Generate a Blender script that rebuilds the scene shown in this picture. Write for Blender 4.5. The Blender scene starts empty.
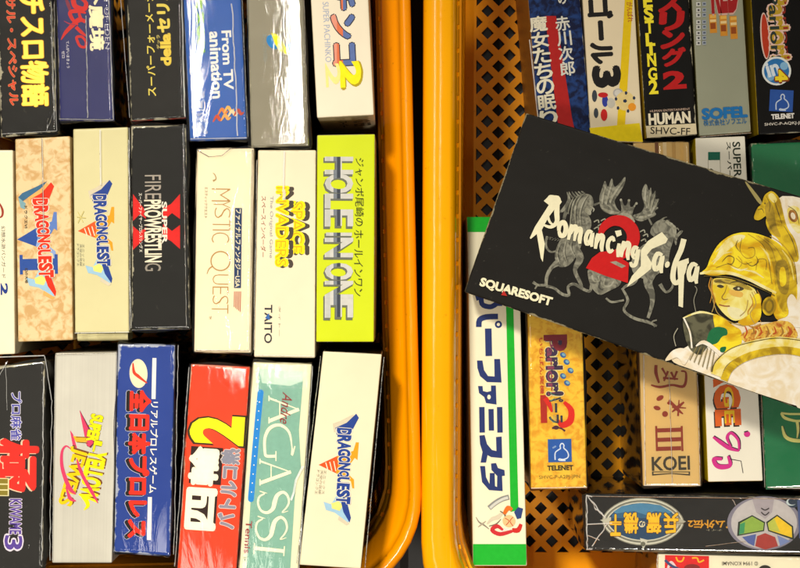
import bpy, bmesh, math, random
from mathutils import Vector, Matrix
from mathutils.geometry import tessellate_polygon
random.seed(7)
S = bpy.context.scene
COL = S.collection
R = math.radians
CAMZ, FPX, CX, CY = 1.255, 2100.0, 400.0, 284.0

# ------------------------------------------------------------------ materials
def lin(h, k=0.9):
    h = h.lstrip('#'); o = []
    for i in (0, 2, 4):
        c = int(h[i:i+2], 16) / 255
        c = c / 12.92 if c <= .04045 else ((c + .055) / 1.055) ** 2.4
        o.append(c * k)
    return (*o, 1)

def new_mat(name):
    m = bpy.data.materials.new(name); m.use_nodes = True
    nt = m.node_tree
    return m, nt, nt.nodes['Principled BSDF']

def N(nt, t, **kw):
    n = nt.nodes.new(t)
    for k, v in kw.items():
        if k.startswith('i_'):
            n.inputs[int(k[2:]) if k[2:].isdigit() else k[2:]].default_value = v
        else: setattr(n, k, v)
    return n

def bumps(nt, b, fine=.25, wave=.5, finescale=2600, wavescale=38):
    tc = N(nt, 'ShaderNodeTexCoord')
    n1 = N(nt, 'ShaderNodeTexNoise'); n1.inputs['Scale'].default_value = finescale; n1.inputs['Detail'].default_value = 3
    n2 = N(nt, 'ShaderNodeTexNoise'); n2.inputs['Scale'].default_value = wavescale; n2.inputs['Detail'].default_value = 2
    L = nt.links.new
    L(tc.outputs['Object'], n1.inputs['Vector']); L(tc.outputs['Object'], n2.inputs['Vector'])
    b1 = N(nt, 'ShaderNodeBump'); b1.inputs['Strength'].default_value = wave; b1.inputs['Distance'].default_value = .0006
    b2 = N(nt, 'ShaderNodeBump'); b2.inputs['Strength'].default_value = fine; b2.inputs['Distance'].default_value = .00006
    L(n2.outputs['Fac'], b1.inputs['Height']); L(b1.outputs[0], b2.inputs['Normal']); L(n1.outputs['Fac'], b2.inputs['Height'])
    L(b2.outputs[0], b.inputs['Normal'])
    return tc, n1, n2

_ink = {}
def ink(h, rough=.38, metal=0, k=.9):
    key = (h, rough, metal, k)
    if key in _ink: return _ink[key]
    m, nt, b = new_mat('ink_' + h.strip('#'))
    tc, n1, n2 = bumps(nt, b)
    L = nt.links.new
    c = lin(h, k)
    # slight uneven ink coverage
    n3 = N(nt, 'ShaderNodeTexNoise'); n3.inputs['Scale'].default_value = 420; n3.inputs['Detail'].default_value = 4
    L(tc.outputs['Object'], n3.inputs['Vector'])
    mx = N(nt, 'ShaderNodeMix', data_type='RGBA'); mx.inputs[6].default_value = tuple(x * .86 for x in c[:3]) + (1,)
    mx.inputs[7].default_value = tuple(min(1, x * 1.08 + .004) for x in c[:3]) + (1,)
    L(n3.outputs['Fac'], mx.inputs[0]); L(mx.outputs[2], b.inputs['Base Color'])
    b.inputs['Roughness'].default_value = rough; b.inputs['Metallic'].default_value = metal; b.inputs['Specular IOR Level'].default_value = .12
    _ink[key] = m
    return m

def ink2(h1, h2, scale=160, k=.9, lo=.4, hi=.6):
    """mottled, painterly ink"""
    m, nt, b = new_mat('painted_' + h1.strip('#')); tc, n1, n2 = bumps(nt, b)
    n = N(nt, 'ShaderNodeTexNoise'); n.inputs['Scale'].default_value = scale; n.inputs['Detail'].default_value = 7; n.inputs['Distortion'].default_value = 1.4
    r = N(nt, 'ShaderNodeValToRGB'); e = r.color_ramp.elements
    e[0].position = lo; e[0].color = lin(h1, k); e[1].position = hi; e[1].color = lin(h2, k)
    nt.links.new(tc.outputs['Object'], n.inputs['Vector']); nt.links.new(n.outputs['Fac'], r.inputs[0]); nt.links.new(r.outputs[0], b.inputs['Base Color'])
    b.inputs['Roughness'].default_value = .42; b.inputs['Specular IOR Level'].default_value = .12
    return m

def carton_mat(h, wear=.5, rough=.36, metal=0, mottle=None, wearcol='#cfc6a8', dust=.0, brushed=False, second=None):
    """printed board: base ink, whitened scuffed edges, fine scratches, optional mottled artwork"""
    m, nt, b = new_mat('carton_' + h.strip('#'))
    tc, n1, n2 = bumps(nt, b, fine=.35, wave=.7)
    L = nt.links.new
    c = lin(h)
    base = N(nt, 'ShaderNodeMix', data_type='RGBA')
    n3 = N(nt, 'ShaderNodeTexNoise'); n3.inputs['Scale'].default_value = 230 if mottle else 60; n3.inputs['Detail'].default_value = 6
    n3.inputs['Distortion'].default_value = .8 if mottle else 0
    L(tc.outputs['Object'], n3.inputs['Vector'])
    if mottle:
        base.inputs[6].default_value = lin(mottle); base.inputs[7].default_value = c
        r = N(nt, 'ShaderNodeValToRGB'); r.color_ramp.elements[0].position = .38; r.color_ramp.elements[1].position = .56
        L(n3.outputs['Fac'], r.inputs[0]); L(r.outputs[0], base.inputs[0])
    else:
        if sum(c[:3]) < .12: c = tuple(x * .55 for x in c[:3]) + (1,)
        base.inputs[6].default_value = tuple(x * .93 for x in c[:3]) + (1,)
        base.inputs[7].default_value = tuple(min(1, x * 1.05 + .002) for x in c[:3]) + (1,)
        L(n3.outputs['Fac'], base.inputs[0])
    out = base.outputs[2]
    if brushed:
        mp = N(nt, 'ShaderNodeMapping'); mp.inputs['Scale'].default_value = (1600, 12, 1)
        nb = N(nt, 'ShaderNodeTexNoise'); nb.inputs['Scale'].default_value = 1; nb.inputs['Detail'].default_value = 3
        L(tc.outputs['Object'], mp.inputs[0]); L(mp.outputs[0], nb.inputs['Vector'])
        mb = N(nt, 'ShaderNodeMix', data_type='RGBA', blend_type='MULTIPLY'); mb.inputs[0].default_value = .35
        L(out, mb.inputs[6]); L(nb.outputs['Fac'], mb.inputs[7]); 
        g = N(nt, 'ShaderNodeMix', data_type='RGBA'); g.inputs[0].default_value = .5
        L(out, g.inputs[6]); L(mb.outputs[2], g.inputs[7]); out = g.outputs[2]
    # grime: sparse light specks / rubbed patches
    nv = N(nt, 'ShaderNodeTexNoise'); nv.inputs['Scale'].default_value = 260; nv.inputs['Detail'].default_value = 5; nv.inputs['Roughness'].default_value = .7
    L(tc.outputs['Object'], nv.inputs['Vector'])
    rr = N(nt, 'ShaderNodeValToRGB'); rr.color_ramp.elements[0].position = .66; rr.color_ramp.elements[1].position = .78
    L(nv.outputs['Fac'], rr.inputs[0])
    ms = N(nt, 'ShaderNodeMath', operation='MULTIPLY'); ms.inputs[1].default_value = .12 + .5 * dust
    L(rr.outputs[0], ms.inputs[0])
    mx = N(nt, 'ShaderNodeMix', data_type='RGBA')
    bright = sum(c[:3]) > 1.1
    mx.inputs[7].default_value = lin('#9a8a5c') if bright else lin('#8d8778')
    L(ms.outputs[0], mx.inputs[0]); L(out, mx.inputs[6]); out = mx.outputs[2]
    # edge wear from the distance-to-edge attribute
    at = N(nt, 'ShaderNodeAttribute', attribute_name='edge')
    ne = N(nt, 'ShaderNodeTexNoise'); ne.inputs['Scale'].default_value = 150; ne.inputs['Detail'].default_value = 8; ne.inputs['Roughness'].default_value = .68
    L(tc.outputs['Object'], ne.inputs['Vector'])
    th = N(nt, 'ShaderNodeMath', operation='MULTIPLY_ADD'); th.inputs[1].default_value = .0075 * wear; th.inputs[2].default_value = -.0031 * wear + .0001
    nl = N(nt, 'ShaderNodeTexNoise'); nl.inputs['Scale'].default_value = 28; nl.inputs['Detail'].default_value = 2
    L(tc.outputs['Object'], nl.inputs['Vector'])
    lo_ = N(nt, 'ShaderNodeMapRange'); lo_.inputs[1].default_value = .35; lo_.inputs[2].default_value = .65; lo_.inputs[3].default_value = .72; lo_.inputs[4].default_value = 1.18
    L(nl.outputs['Fac'], lo_.inputs[0]); pm = N(nt, 'ShaderNodeMath', operation='MULTIPLY'); L(ne.outputs['Fac'], pm.inputs[0]); L(lo_.outputs[0], pm.inputs[1])
    L(pm.outputs[0], th.inputs[0])
    lt = N(nt, 'ShaderNodeMath', operation='SUBTRACT'); L(th.outputs[0], lt.inputs[0]); L(at.outputs['Fac'], lt.inputs[1])
    mr = N(nt, 'ShaderNodeMapRange'); mr.inputs[1].default_value = 0; mr.inputs[2].default_value = .0004
    L(lt.outputs[0], mr.inputs[0])
    me = N(nt, 'ShaderNodeMix', data_type='RGBA'); me.inputs[7].default_value = lin(wearcol if not bright else '#8f8052')
    mw = N(nt, 'ShaderNodeMath', operation='MULTIPLY'); mw.inputs[1].default_value = .75 if not bright else .28
    L(mr.outputs[0], mw.inputs[0]); L(mw.outputs[0], me.inputs[0]); L(out, me.inputs[6])
    L(me.outputs[2], b.inputs['Base Color'])
    dark = sum(c[:3]) < .12
    b.inputs['Metallic'].default_value = metal; b.inputs['Specular IOR Level'].default_value = .08 if dark else .18
    if dark: rough += .08
    ru = N(nt, 'ShaderNodeMath', operation='MULTIPLY_ADD'); ru.inputs[1].default_value = .22; ru.inputs[2].default_value = rough - .11
    L(n3.outputs['Fac'], ru.inputs[0]); L(ru.outputs[0], b.inputs['Roughness'])
    return m

def plastic(name, h, rough=.3, k=.9):
    m, nt, b = new_mat(name)
    tc = N(nt, 'ShaderNodeTexCoord'); L = nt.links.new
    n = N(nt, 'ShaderNodeTexNoise'); n.inputs['Scale'].default_value = 18; n.inputs['Detail'].default_value = 6
    L(tc.outputs['Object'], n.inputs['Vector'])
    mx = N(nt, 'ShaderNodeMix', data_type='RGBA'); c = lin(h, k)
    mx.inputs[6].default_value = tuple(x * .86 for x in c[:3]) + (1,); mx.inputs[7].default_value = c
    L(n.outputs['Fac'], mx.inputs[0])
    # grime specks
    n2 = N(nt, 'ShaderNodeTexNoise'); n2.inputs['Scale'].default_value = 300; n2.inputs['Detail'].default_value = 5
    L(tc.outputs['Object'], n2.inputs['Vector'])
    rr = N(nt, 'ShaderNodeValToRGB'); rr.color_ramp.elements[0].position = .66; rr.color_ramp.elements[1].position = .8
    L(n2.outputs['Fac'], rr.inputs[0])
    m2 = N(nt, 'ShaderNodeMix', data_type='RGBA'); m2.inputs[7].default_value = lin('#5a3208')
    mm = N(nt, 'ShaderNodeMath', operation='MULTIPLY'); mm.inputs[1].default_value = .35
    L(rr.outputs[0], mm.inputs[0]); L(mm.outputs[0], m2.inputs[0]); L(mx.outputs[2], m2.inputs[6])
    mp = N(nt, 'ShaderNodeMapping'); mp.inputs['Scale'].default_value = (900, 26, 200); mp.inputs['Rotation'].default_value = (0, 0, .5)
    ns = N(nt, 'ShaderNodeTexNoise'); ns.inputs['Scale'].default_value = 1; ns.inputs['Detail'].default_value = 2
    L(tc.outputs['Object'], mp.inputs[0]); L(mp.outputs[0], ns.inputs['Vector'])
    rs = N(nt, 'ShaderNodeValToRGB'); rs.color_ramp.elements[0].position = .70; rs.color_ramp.elements[1].position = .76
    ms = N(nt, 'ShaderNodeMath', operation='MULTIPLY'); ms.inputs[1].default_value = .3; L(ns.outputs['Fac'], rs.inputs[0]); L(rs.outputs[0], ms.inputs[0])
    m3 = N(nt, 'ShaderNodeMix', data_type='RGBA'); m3.inputs[7].default_value = lin('#ffd070'); L(ms.outputs[0], m3.inputs[0]); L(m2.outputs[2], m3.inputs[6])
    L(m3.outputs[2], b.inputs['Base Color'])
    b.inputs['Roughness'].default_value = rough; b.inputs['Specular IOR Level'].default_value = .5 if rough < .4 else .15
    n3 = N(nt, 'ShaderNodeTexNoise'); n3.inputs['Scale'].default_value = 55; n3.inputs['Detail'].default_value = 3
    L(tc.outputs['Object'], n3.inputs['Vector'])
    bp = N(nt, 'ShaderNodeBump'); bp.inputs['Strength'].default_value = .35; bp.inputs['Distance'].default_value = .0008
    L(n3.outputs['Fac'], bp.inputs['Height']); L(bp.outputs[0], b.inputs['Normal'])
    return m

def film_mat(name, wrinkle=.5, haze=.03, rough=.1, scale=60, hc=(.75, .73, .66, 1)):
    m = bpy.data.materials.new(name); m.use_nodes = True
    nt = m.node_tree; nt.nodes.clear(); L = nt.links.new
    out = N(nt, 'ShaderNodeOutputMaterial')
    tr = N(nt, 'ShaderNodeBsdfTransparent'); tr.inputs[0].default_value = (.97, .97, .96, 1)
    gl = N(nt, 'ShaderNodeBsdfGlossy', distribution='BECKMANN'); gl.inputs['Roughness'].default_value = rough
    df = N(nt, 'ShaderNodeBsdfDiffuse'); df.inputs[0].default_value = hc
    fr = N(nt, 'ShaderNodeFresnel'); fr.inputs[0].default_value = 1.5
    fm = N(nt, 'ShaderNodeMath', operation='MULTIPLY'); fm.inputs[1].default_value = 1.3; fm.use_clamp = True
    L(fr.outputs[0], fm.inputs[0])
    a = N(nt, 'ShaderNodeMixShader'); b = N(nt, 'ShaderNodeMixShader')
    tc = N(nt, 'ShaderNodeTexCoord')
    mp = N(nt, 'ShaderNodeMapping'); mp.inputs['Scale'].default_value = (1.6, .45, .6)
    n = N(nt, 'ShaderNodeTexNoise'); n.inputs['Scale'].default_value = scale; n.inputs['Detail'].default_value = 4; n.inputs['Distortion'].default_value = 1.2
    L(tc.outputs['Object'], mp.inputs[0]); L(mp.outputs[0], n.inputs['Vector'])
    bp = N(nt, 'ShaderNodeBump'); bp.inputs['Strength'].default_value = wrinkle; bp.inputs['Distance'].default_value = .0014
    L(n.outputs['Fac'], bp.inputs['Height']); L(bp.outputs[0], gl.inputs['Normal']); L(bp.outputs[0], fr.inputs['Normal'])
    a.inputs[0].default_value = haze
    L(tr.outputs[0], a.inputs[1]); L(df.outputs[0], a.inputs[2])
    L(fm.outputs[0], b.inputs[0]); L(a.outputs[0], b.inputs[1]); L(gl.outputs[0], b.inputs[2])
    L(b.outputs[0], out.inputs[0])
    return m
FILM = film_mat('clear_film', .06, .012, .06)
FILM_CRINKLE = film_mat('crinkled_film', .13, .02, .07, 70)
FILM_FINE = film_mat('taut_film', .012, .012, .05, 200)
FILM_BROAD = film_mat('loose_film', .07, .02, .055, 26)
SEAM = film_mat('film_seam', .35, .5, .22, 200, (.98, .97, .92, 1))

# ------------------------------------------------------------------ helpers
def mesh_obj(name, verts, faces, mats, parent=None, fm=None, smooth=False):
    me = bpy.data.meshes.new(name)
    me.from_pydata([tuple(v) for v in verts], [], faces)
    for m in mats: me.materials.append(m)
    if fm: me.polygons.foreach_set('material_index', fm)
    if smooth: me.polygons.foreach_set('use_smooth', [True] * len(faces))
    me.update()
    o = bpy.data.objects.new(name, me); COL.objects.link(o)
    if parent: o.parent = parent
    return o

def tag(o, label=None, cat=None, group=None, kind=None):
    if label: o['label'] = label
    if cat: o['category'] = cat
    if group: o['group'] = group
    if kind: o['kind'] = kind
    return o

def ray(px, py): return Vector(((px - CX) / FPX, (CY - py) / FPX, -1))
CAM = Vector((0, 0, CAMZ))
def on_plane(px, py, p0, n):
    d = ray(px, py); t = (p0 - CAM).dot(n) / d.dot(n)
    return CAM + d * t
def at(px, py, z): return on_plane(px, py, Vector((0, 0, z)), Vector((0, 0, 1)))

_glyph = {}
def glyphs(body, bold=0.0):
    key = (body, bold)
    if key in _glyph: return _glyph[key]
    if bold > .055 or (bold > .015 and any(ord(ch) > 0x2000 for ch in body)):
        # heavy weight for dense characters: the regular outline repeated round a small circle
        vs, fs = glyphs(body, 0.0); V, F = [], []
        for q in range(9):
            dx, dy = (0, 0) if q == 8 else (bold * math.cos(q * math.pi / 4), bold * math.sin(q * math.pi / 4))
            o = len(V); V += [(x + dx, y + dy, q) for x, y in vs]; F += [tuple(o + i for i in f) for f in fs]
        _glyph[key] = (V, F)
        return _glyph[key]
    c = bpy.data.curves.new('t', 'FONT'); c.body = body; c.offset = bold; c.size = 1; c.resolution_u = 3
    o = bpy.data.objects.new('t', c); COL.objects.link(o)
    dg = bpy.context.evaluated_depsgraph_get(); dg.update()
    me = bpy.data.meshes.new_from_object(o.evaluated_get(dg))
    vs = [(v.co.x, v.co.y) for v in me.vertices]; fs = [tuple(p.vertices) for p in me.polygons]
    bpy.data.objects.remove(o); bpy.data.curves.remove(c); bpy.data.meshes.remove(me)
    _glyph[key] = (vs, fs)
    return _glyph[key]

class Box:
    """a carton whose top face is the quad (tl,tr,br,bl) seen in the photo, on the plane through height z, tilted by (tx,ty)"""
    def __init__(s, quad, z=.19, depth=.19, tx=0, ty=0, pivot=None):
        s.n = Vector((math.tan(ty), math.tan(tx), 1)).normalized()
        pc = pivot or (sum(q[0] for q in quad) / 4, sum(q[1] for q in quad) / 4)
        s.p0 = at(pc[0], pc[1], z)
        tl, tr, br, bl = [on_plane(*q, s.p0, s.n) for q in quad]
        s.top = (tl, tr, br, bl); s.depth = depth
        c = (tl + tr + br + bl) / 4
        yv = ((tl + tr) - (bl + br)).normalized()
        xv = yv.cross(s.n).normalized()
        s.M = Matrix((xv, yv, s.n)).transposed().to_4x4(); s.M.translation = c - s.n * depth
        s.Mi = s.M.inverted()
        s.k = ((quad[2][0] + quad[3][0]) - (quad[0][0] + quad[1][0])) / ((quad[2][1] + quad[3][1]) - (quad[0][1] + quad[1][1]))
        s.prints = {}; s.layer = 0; s.clip = None
    def local(s, px, py, dz=0):
        p = s.Mi @ on_plane(px, py, s.p0, s.n)
        return Vector((p.x, p.y, s.depth + dz))
    def build(s, name, label, cat, group, mat, side=None, film=None, part='carton', faces=None, lid=True):
        s.root = bpy.data.objects.new(name, None); COL.objects.link(s.root)
        s.root.empty_display_size = .02
        s.root.matrix_world = s.M
        tag(s.root, label, cat, group)
        s.mat = mat
        tl, tr, br, bl = [s.Mi @ p for p in s.top]
        w = ((tr - tl).length + (br - bl).length) / 2; l = ((tl - bl).length + (tr - br).length) / 2; d = s.depth
        s.w, s.l = w, l
        def shell(off, r, mname, mats, jitter, topface=True, wav=0.0, zoff=0):
            def cuts(L, n):
                e = [0, .0004, .001, .002, .0045]
                mid = [e[-1] + (L - 2 * e[-1]) * i / n for i in range(1, n)]
                return e + mid + [L - x for x in reversed(e)]
            U, V, W = cuts(w, 6), cuts(l, 14), cuts(d, 8)
            verts, fs, ed, fmi = [], [], [], []
            idx = {}
            ph = random.random() * 6
            def vert(u, v, t):
                key = (round(u, 6), round(v, 6), round(t, 6))
                if key in idx: return idx[key]
                ds = sorted([min(u, w - u), min(v, l - v), min(t, d - t)])
                ed.append(ds[1])
                # rounding
                a = Vector((u - w / 2, v - l / 2, t - d / 2))
                hx, hy, hz = w / 2 - r, l / 2 - r, d / 2 - r
                inner = Vector((max(-hx, min(hx, a.x)), max(-hy, min(hy, a.y)), max(-hz, min(hz, a.z))))
                dd = a - inner
                nn = dd.normalized() if dd.length > 1e-9 else Vector((0, 0, 0))
                p = inner + nn * (r + off)
                uu = (p.x + w / 2) / w; vv = (p.y + l / 2) / l
                q = (bl * (1 - uu) + br * uu) * (1 - vv) + (tl * (1 - uu) + tr * uu) * vv
                z = p.z + d / 2
                down = max(0, min(1, (d - t) / d))
                bow = jitter * math.sin(down * math.pi)
                q = Vector((q.x, q.y, 0))
                if ds[0] < 1e-6 and t < d - 1e-6:
                    if min(u, w - u) < 1e-6: q.x += (1 if u > w / 2 else -1) * (bow * math.sin(math.pi * v / l) + wav * math.sin(v * 90 + ph) * math.sin(v * 37 + t * 60))
                    if min(v, l - v) < 1e-6: q.y += (1 if v > l / 2 else -1) * (bow * math.sin(math.pi * u / w) + wav * math.sin(u * 150 + ph))
                verts.append((q.x, q.y, z)); idx[key] = len(verts) - 1
                return idx[key]
            def grid(A, B, f, mi, flip):
                for i in range(len(A) - 1):
                    for j in range(len(B) - 1):
                        q = [f(A[i], B[j]), f(A[i+1], B[j]), f(A[i+1], B[j+1]), f(A[i], B[j+1])]
                        if flip: q.reverse()
                        fs.append(tuple(q)); fmi.append(mi)
            if topface: grid(U, V, lambda a, b: vert(a, b, d), 0, False)
            grid(U, V, lambda a, b: vert(a, b, 0), 1, True)
            grid(U, W, lambda a, b: vert(a, 0, b), 3 if len(mats) > 3 else 1, False)
            grid(U, W, lambda a, b: vert(a, l, b), 1, True)
            grid(V, W, lambda a, b: vert(0, a, b), 2 if len(mats) > 2 else 1, True)
            grid(V, W, lambda a, b: vert(w, a, b), 1, False)
            o = mesh_obj(mname, verts, fs, mats, s.root, fmi, True)
            at_ = o.data.attributes.new('edge', 'FLOAT', 'POINT'); at_.data.foreach_set('value', ed)
            return o
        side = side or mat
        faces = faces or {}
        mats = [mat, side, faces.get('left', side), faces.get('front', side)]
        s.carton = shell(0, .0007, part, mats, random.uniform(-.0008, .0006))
        if film:
            s.film = shell(.0009, .0009, 'plastic_sleeve', [film, film], .0012, True, .0009)
        return s.root
    # ---- printing
    def sheet(s, part):
        if part not in s.prints: s.prints[part] = ([], [], [], [])
        return s.prints[part]
    def add(s, part, pts2, faces, mat):
        """pts2 in photo pixels"""
        if s.clip:
            np_, nf = [], []
            for f in faces:
                P = [pts2[i] for i in f]
                for ax, val, sg in s.clip:      # keep the side where sg*(coordinate-val) > 0
                    Q = []
                    for i in range(len(P)):
                        a, c = P[i - 1], P[i]; da, dc = sg * (a[ax] - val), sg * (c[ax] - val)
                        if (da > 0) != (dc > 0):
                            t = da / (da - dc); Q.append((a[0] + (c[0] - a[0]) * t, a[1] + (c[1] - a[1]) * t, *a[2:]))
                        if dc > 0: Q.append(c)
                    P = Q
                    if len(P) < 3: break
                if len(P) >= 3:
                    nf.append(tuple(range(len(np_), len(np_) + len(P)))); np_ += P
            pts2, faces = np_, nf
            if not faces: return
        V, F, M, I = s.sheet(part)
        s.layer += 1
        dz = .00010 + s.layer * .000010
        o = len(V)
        V += [s.local(p[0], p[1], dz + (p[2] * 9e-7 if len(p) > 2 else 0)) for p in pts2]
        if mat not in M: M.append(mat)
        mi = M.index(mat)
        for f in faces:
            a, b, c = V[o + f[0]], V[o + f[1]], V[o + f[2]]
            f = tuple(o + i for i in f)
            if (b - a).cross(c - a).z < 0: f = f[::-1]
            F.append(f); I.append(mi)
    def skew(s, x0, y0, x1, y1, k):
        k = s.k if k is None else k
        xc, yc = (x0 + x1) / 2, (y0 + y1) / 2
        return lambda x, y: (x + k * (y - yc), y - k * (x - xc))
    def text(s, part, body, rect, mode, mat, bold=0, k=None, shear=0, em=False, dx=0, dy=0, outline=None, ow=.04, bend=None):
        if outline:
            s.text(part, body, rect, mode, outline, bold + ow, k, shear, em, dx, dy, None, 0, bend)
        x0, y0, x1, y1 = rect
        ref, _ = glyphs(body, 0)
        vs, fs = glyphs(body, bold)
        if em: a0, a1, b0, b1 = 0, max(1, round(max(v[0] for v in ref))), -.12, .88
        else:
            a0 = min(v[0] for v in ref); a1 = max(v[0] for v in ref); b0 = min(v[1] for v in ref); b1 = max(v[1] for v in ref)
        f = s.skew(x0, y0, x1, y1, k)
        out = []
        for x, y, *q_ in vs:
            v = (y - b0) / (b1 - b0); u = (x - a0) / (a1 - a0) + shear * (v - .5)
            if bend: v = bend(u, v)
            if mode == 'cw': X, Y = x0 + v * (x1 - x0), y0 + u * (y1 - y0)
            elif mode == 'ccw': X, Y = x1 - v * (x1 - x0), y1 - u * (y1 - y0)
            elif mode == 'up': X, Y = x0 + u * (x1 - x0), y1 - v * (y1 - y0)
            else: X, Y = x1 - u * (x1 - x0), y0 + v * (y1 - y0)
            X, Y = f(X, Y)
            out.append((X + dx, Y + dy, *q_))
        s.add(part, out, fs, mat)
    def vert(s, part, body, rect, mat, bold=0, k=None, **kw):
        """upright characters stacked downwards"""
        x0, y0, x1, y1 = rect; n = len(body); h = (y1 - y0) / n
        f = s.skew(x0, y0, x1, y1, k)
        for i, ch in enumerate(body):
            ym = y0 + (i + .5) * h; X, Y = f((x0 + x1) / 2, ym); w2 = (x1 - x0) / 2
            s.text(part, ch, (X - w2, Y - h * .47, X + w2, Y + h * .47), 'up', mat, bold, k, **kw)
    def poly(s, part, pts, mat, k=None):
        if part in ('artwork_print', 'crest_print'):     # drawn shapes have soft outlines
            for _ in range(2):
                n = len(pts)
                pts = [p for i in range(n) for p in ((pts[i][0] * .78 + pts[(i + 1) % n][0] * .22, pts[i][1] * .78 + pts[(i + 1) % n][1] * .22),
                                                     (pts[i][0] * .22 + pts[(i + 1) % n][0] * .78, pts[i][1] * .22 + pts[(i + 1) % n][1] * .78))]
        t = tessellate_polygon([[Vector((x, y, 0)) for x, y in pts]])
        s.add(part, pts, [tuple(q) for q in t], mat)
    def rect(s, part, r, mat, k=None):
        x0, y0, x1, y1 = r; f = s.skew(x0, y0, x1, y1, k)
        s.add(part, [f(x0, y0), f(x1, y0), f(x1, y1), f(x0, y1)], [(0, 1, 2, 3)], mat)
    def ell(s, part, cx, cy, rx, ry, mat, n=32, rot=0, arc=(0, 360)):
        c, sn = math.cos(R(rot)), math.sin(R(rot)); p = []
        full = arc == (0, 360)
        for i in range(n if full else n + 1):
            a = R(arc[0] + (arc[1] - arc[0]) * i / n)
            x, y = rx * math.cos(a), ry * math.sin(a)
            p.append((cx + x * c - y * sn, cy + x * sn + y * c))
        s.add(part, [(cx, cy)] + p, [(0, i + 1, (i + 1) % len(p) + 1) for i in range(len(p) if full else len(p) - 1)], mat)
    def stroke(s, part, pts, wd, mat, sm=5, closed=False):
        """brush stroke: pts in px, wd a width or list of widths"""
        n = len(pts)
        W = [wd] * n if not isinstance(wd, (list, tuple)) else list(wd)
        if len(W) != n: W = [W[min(len(W) - 1, int(i * (len(W) - 1) / max(1, n - 1) + .5))] for i in range(n)]
        P, Q = [], []
        g = (lambda i: i % n) if closed else (lambda i: max(0, min(n - 1, i)))
        for i in range(n if closed else n - 1):
            p0, p1, p2, p3 = [pts[g(i + j)] for j in (-1, 0, 1, 2)]
            for q in range(sm):
                t = q / sm
                P.append(tuple(.5 * (2 * p1[c] + (p2[c] - p0[c]) * t + (2 * p0[c] - 5 * p1[c] + 4 * p2[c] - p3[c]) * t * t + (3 * p1[c] - p0[c] - 3 * p2[c] + p3[c]) * t ** 3) for c in (0, 1)))
                Q.append(W[i] * (1 - t) + W[g(i + 1)] * t)
        if closed: P.append(P[0]); Q.append(Q[0])
        else: P.append(pts[-1]); Q.append(W[-1])
        v = []
        for i, p in enumerate(P):
            a = P[max(0, i - 1)] if not closed or 0 < i else P[-2]; b = P[min(len(P) - 1, i + 1)] if not closed or i < len(P) - 1 else P[1]
            dx, dy = b[0] - a[0], b[1] - a[1]; l = math.hypot(dx, dy) or 1
            nx, ny = -dy / l, dx / l; h = Q[i] / 2
            z_ = i * 9 / len(P); v += [(p[0] + nx * h, p[1] + ny * h, z_), (p[0] - nx * h, p[1] - ny * h, z_)]
        s.add(part, v, [(2 * i, 2 * i + 1, 2 * i + 3, 2 * i + 2) for i in range(len(P) - 1)], mat)
    def seam(s, pts, w=.6, lift=.0013, part='sleeve_seam'):
        """welded ridge in the clear wrap"""
        V, F = [], []
        for i, (x, y) in enumerate(pts):
            a = pts[max(0, i - 1)]; b = pts[min(len(pts) - 1, i + 1)]
            dx, dy = b[0] - a[0], b[1] - a[1]; l = math.hypot(dx, dy) or 1
            nx, ny = -dy / l * w / 2, dx / l * w / 2
            V += [s.local(x + nx, y + ny, lift), s.local(x, y, lift + .00018), s.local(x - nx, y - ny, lift)]
        for i in range(len(pts) - 1):
            o = 3 * i
            F += [(o, o + 1, o + 4, o + 3), (o + 1, o + 2, o + 5, o + 4)]
        mesh_obj(part, V, F, [SEAM], getattr(s, 'film', s.root))
    def done(s):
        for part, (V, F, M, I) in s.prints.items():
            mesh_obj(part, V, F, M, s.root, I)

def wob(x0, y0, x1, y1, n=10, a=.5):
    return [(x0 + (x1 - x0) * i / n + random.uniform(-a, a), y0 + (y1 - y0) * i / n) for i in range(n + 1)]
#BOXES
W = lambda: ink('#fbf3da')
CREAM, BLK, WHT = ink('#f3e6c2'), ink('#16130f', .32), ink('#fdf8ea')
YEL, RED, BLU = ink('#ffe500', k=1), ink('#e8140c'), ink('#1d3a86')
GL, GR = 'game boxes standing in the left basket', 'game boxes lying in the right basket'

# =============================================================== LEFT BASKET, back row
b = Box([(-6, -72), (50, -74), (57, 132), (1, 137)])
T = 'title_print'
b.text(T, 'チスロ物語', (21, -6, 47, 106), 'cw', ink('#fff060', k=1), .035, outline=ink('#f6a400'), ow=.02)
b.text(T, 'パ', (21, -32, 47, -8), 'cw', ink('#ffe500', k=1), .035)
b.text(T, 'ユニバーサル・スペシャル', (6.5, -58, 16, 105), 'cw', ink('#e23a14'), .02, outline=ink('#f0925a'), ow=.035)
b.build('game_box', 'black game box with big yellow and thin red lettering side by side', 'game box', GL,
        carton_mat('#24221f', .95, .3, dust=.25), film=FILM)
b.seam(wob(51.5, 2, 54.5, 120, 16, .35), .8); b.seam(wob(54.5, 2, 57, 131, 16, .3), .7); b.seam(wob(47, 131, 55, 110, 5, .8), .6); b.seam(wob(2, 134, 57, 131, 9, .5), .9)
b.seam(wob(50, 112, 47, 128, 5, .8), .5)
b.done()

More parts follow.
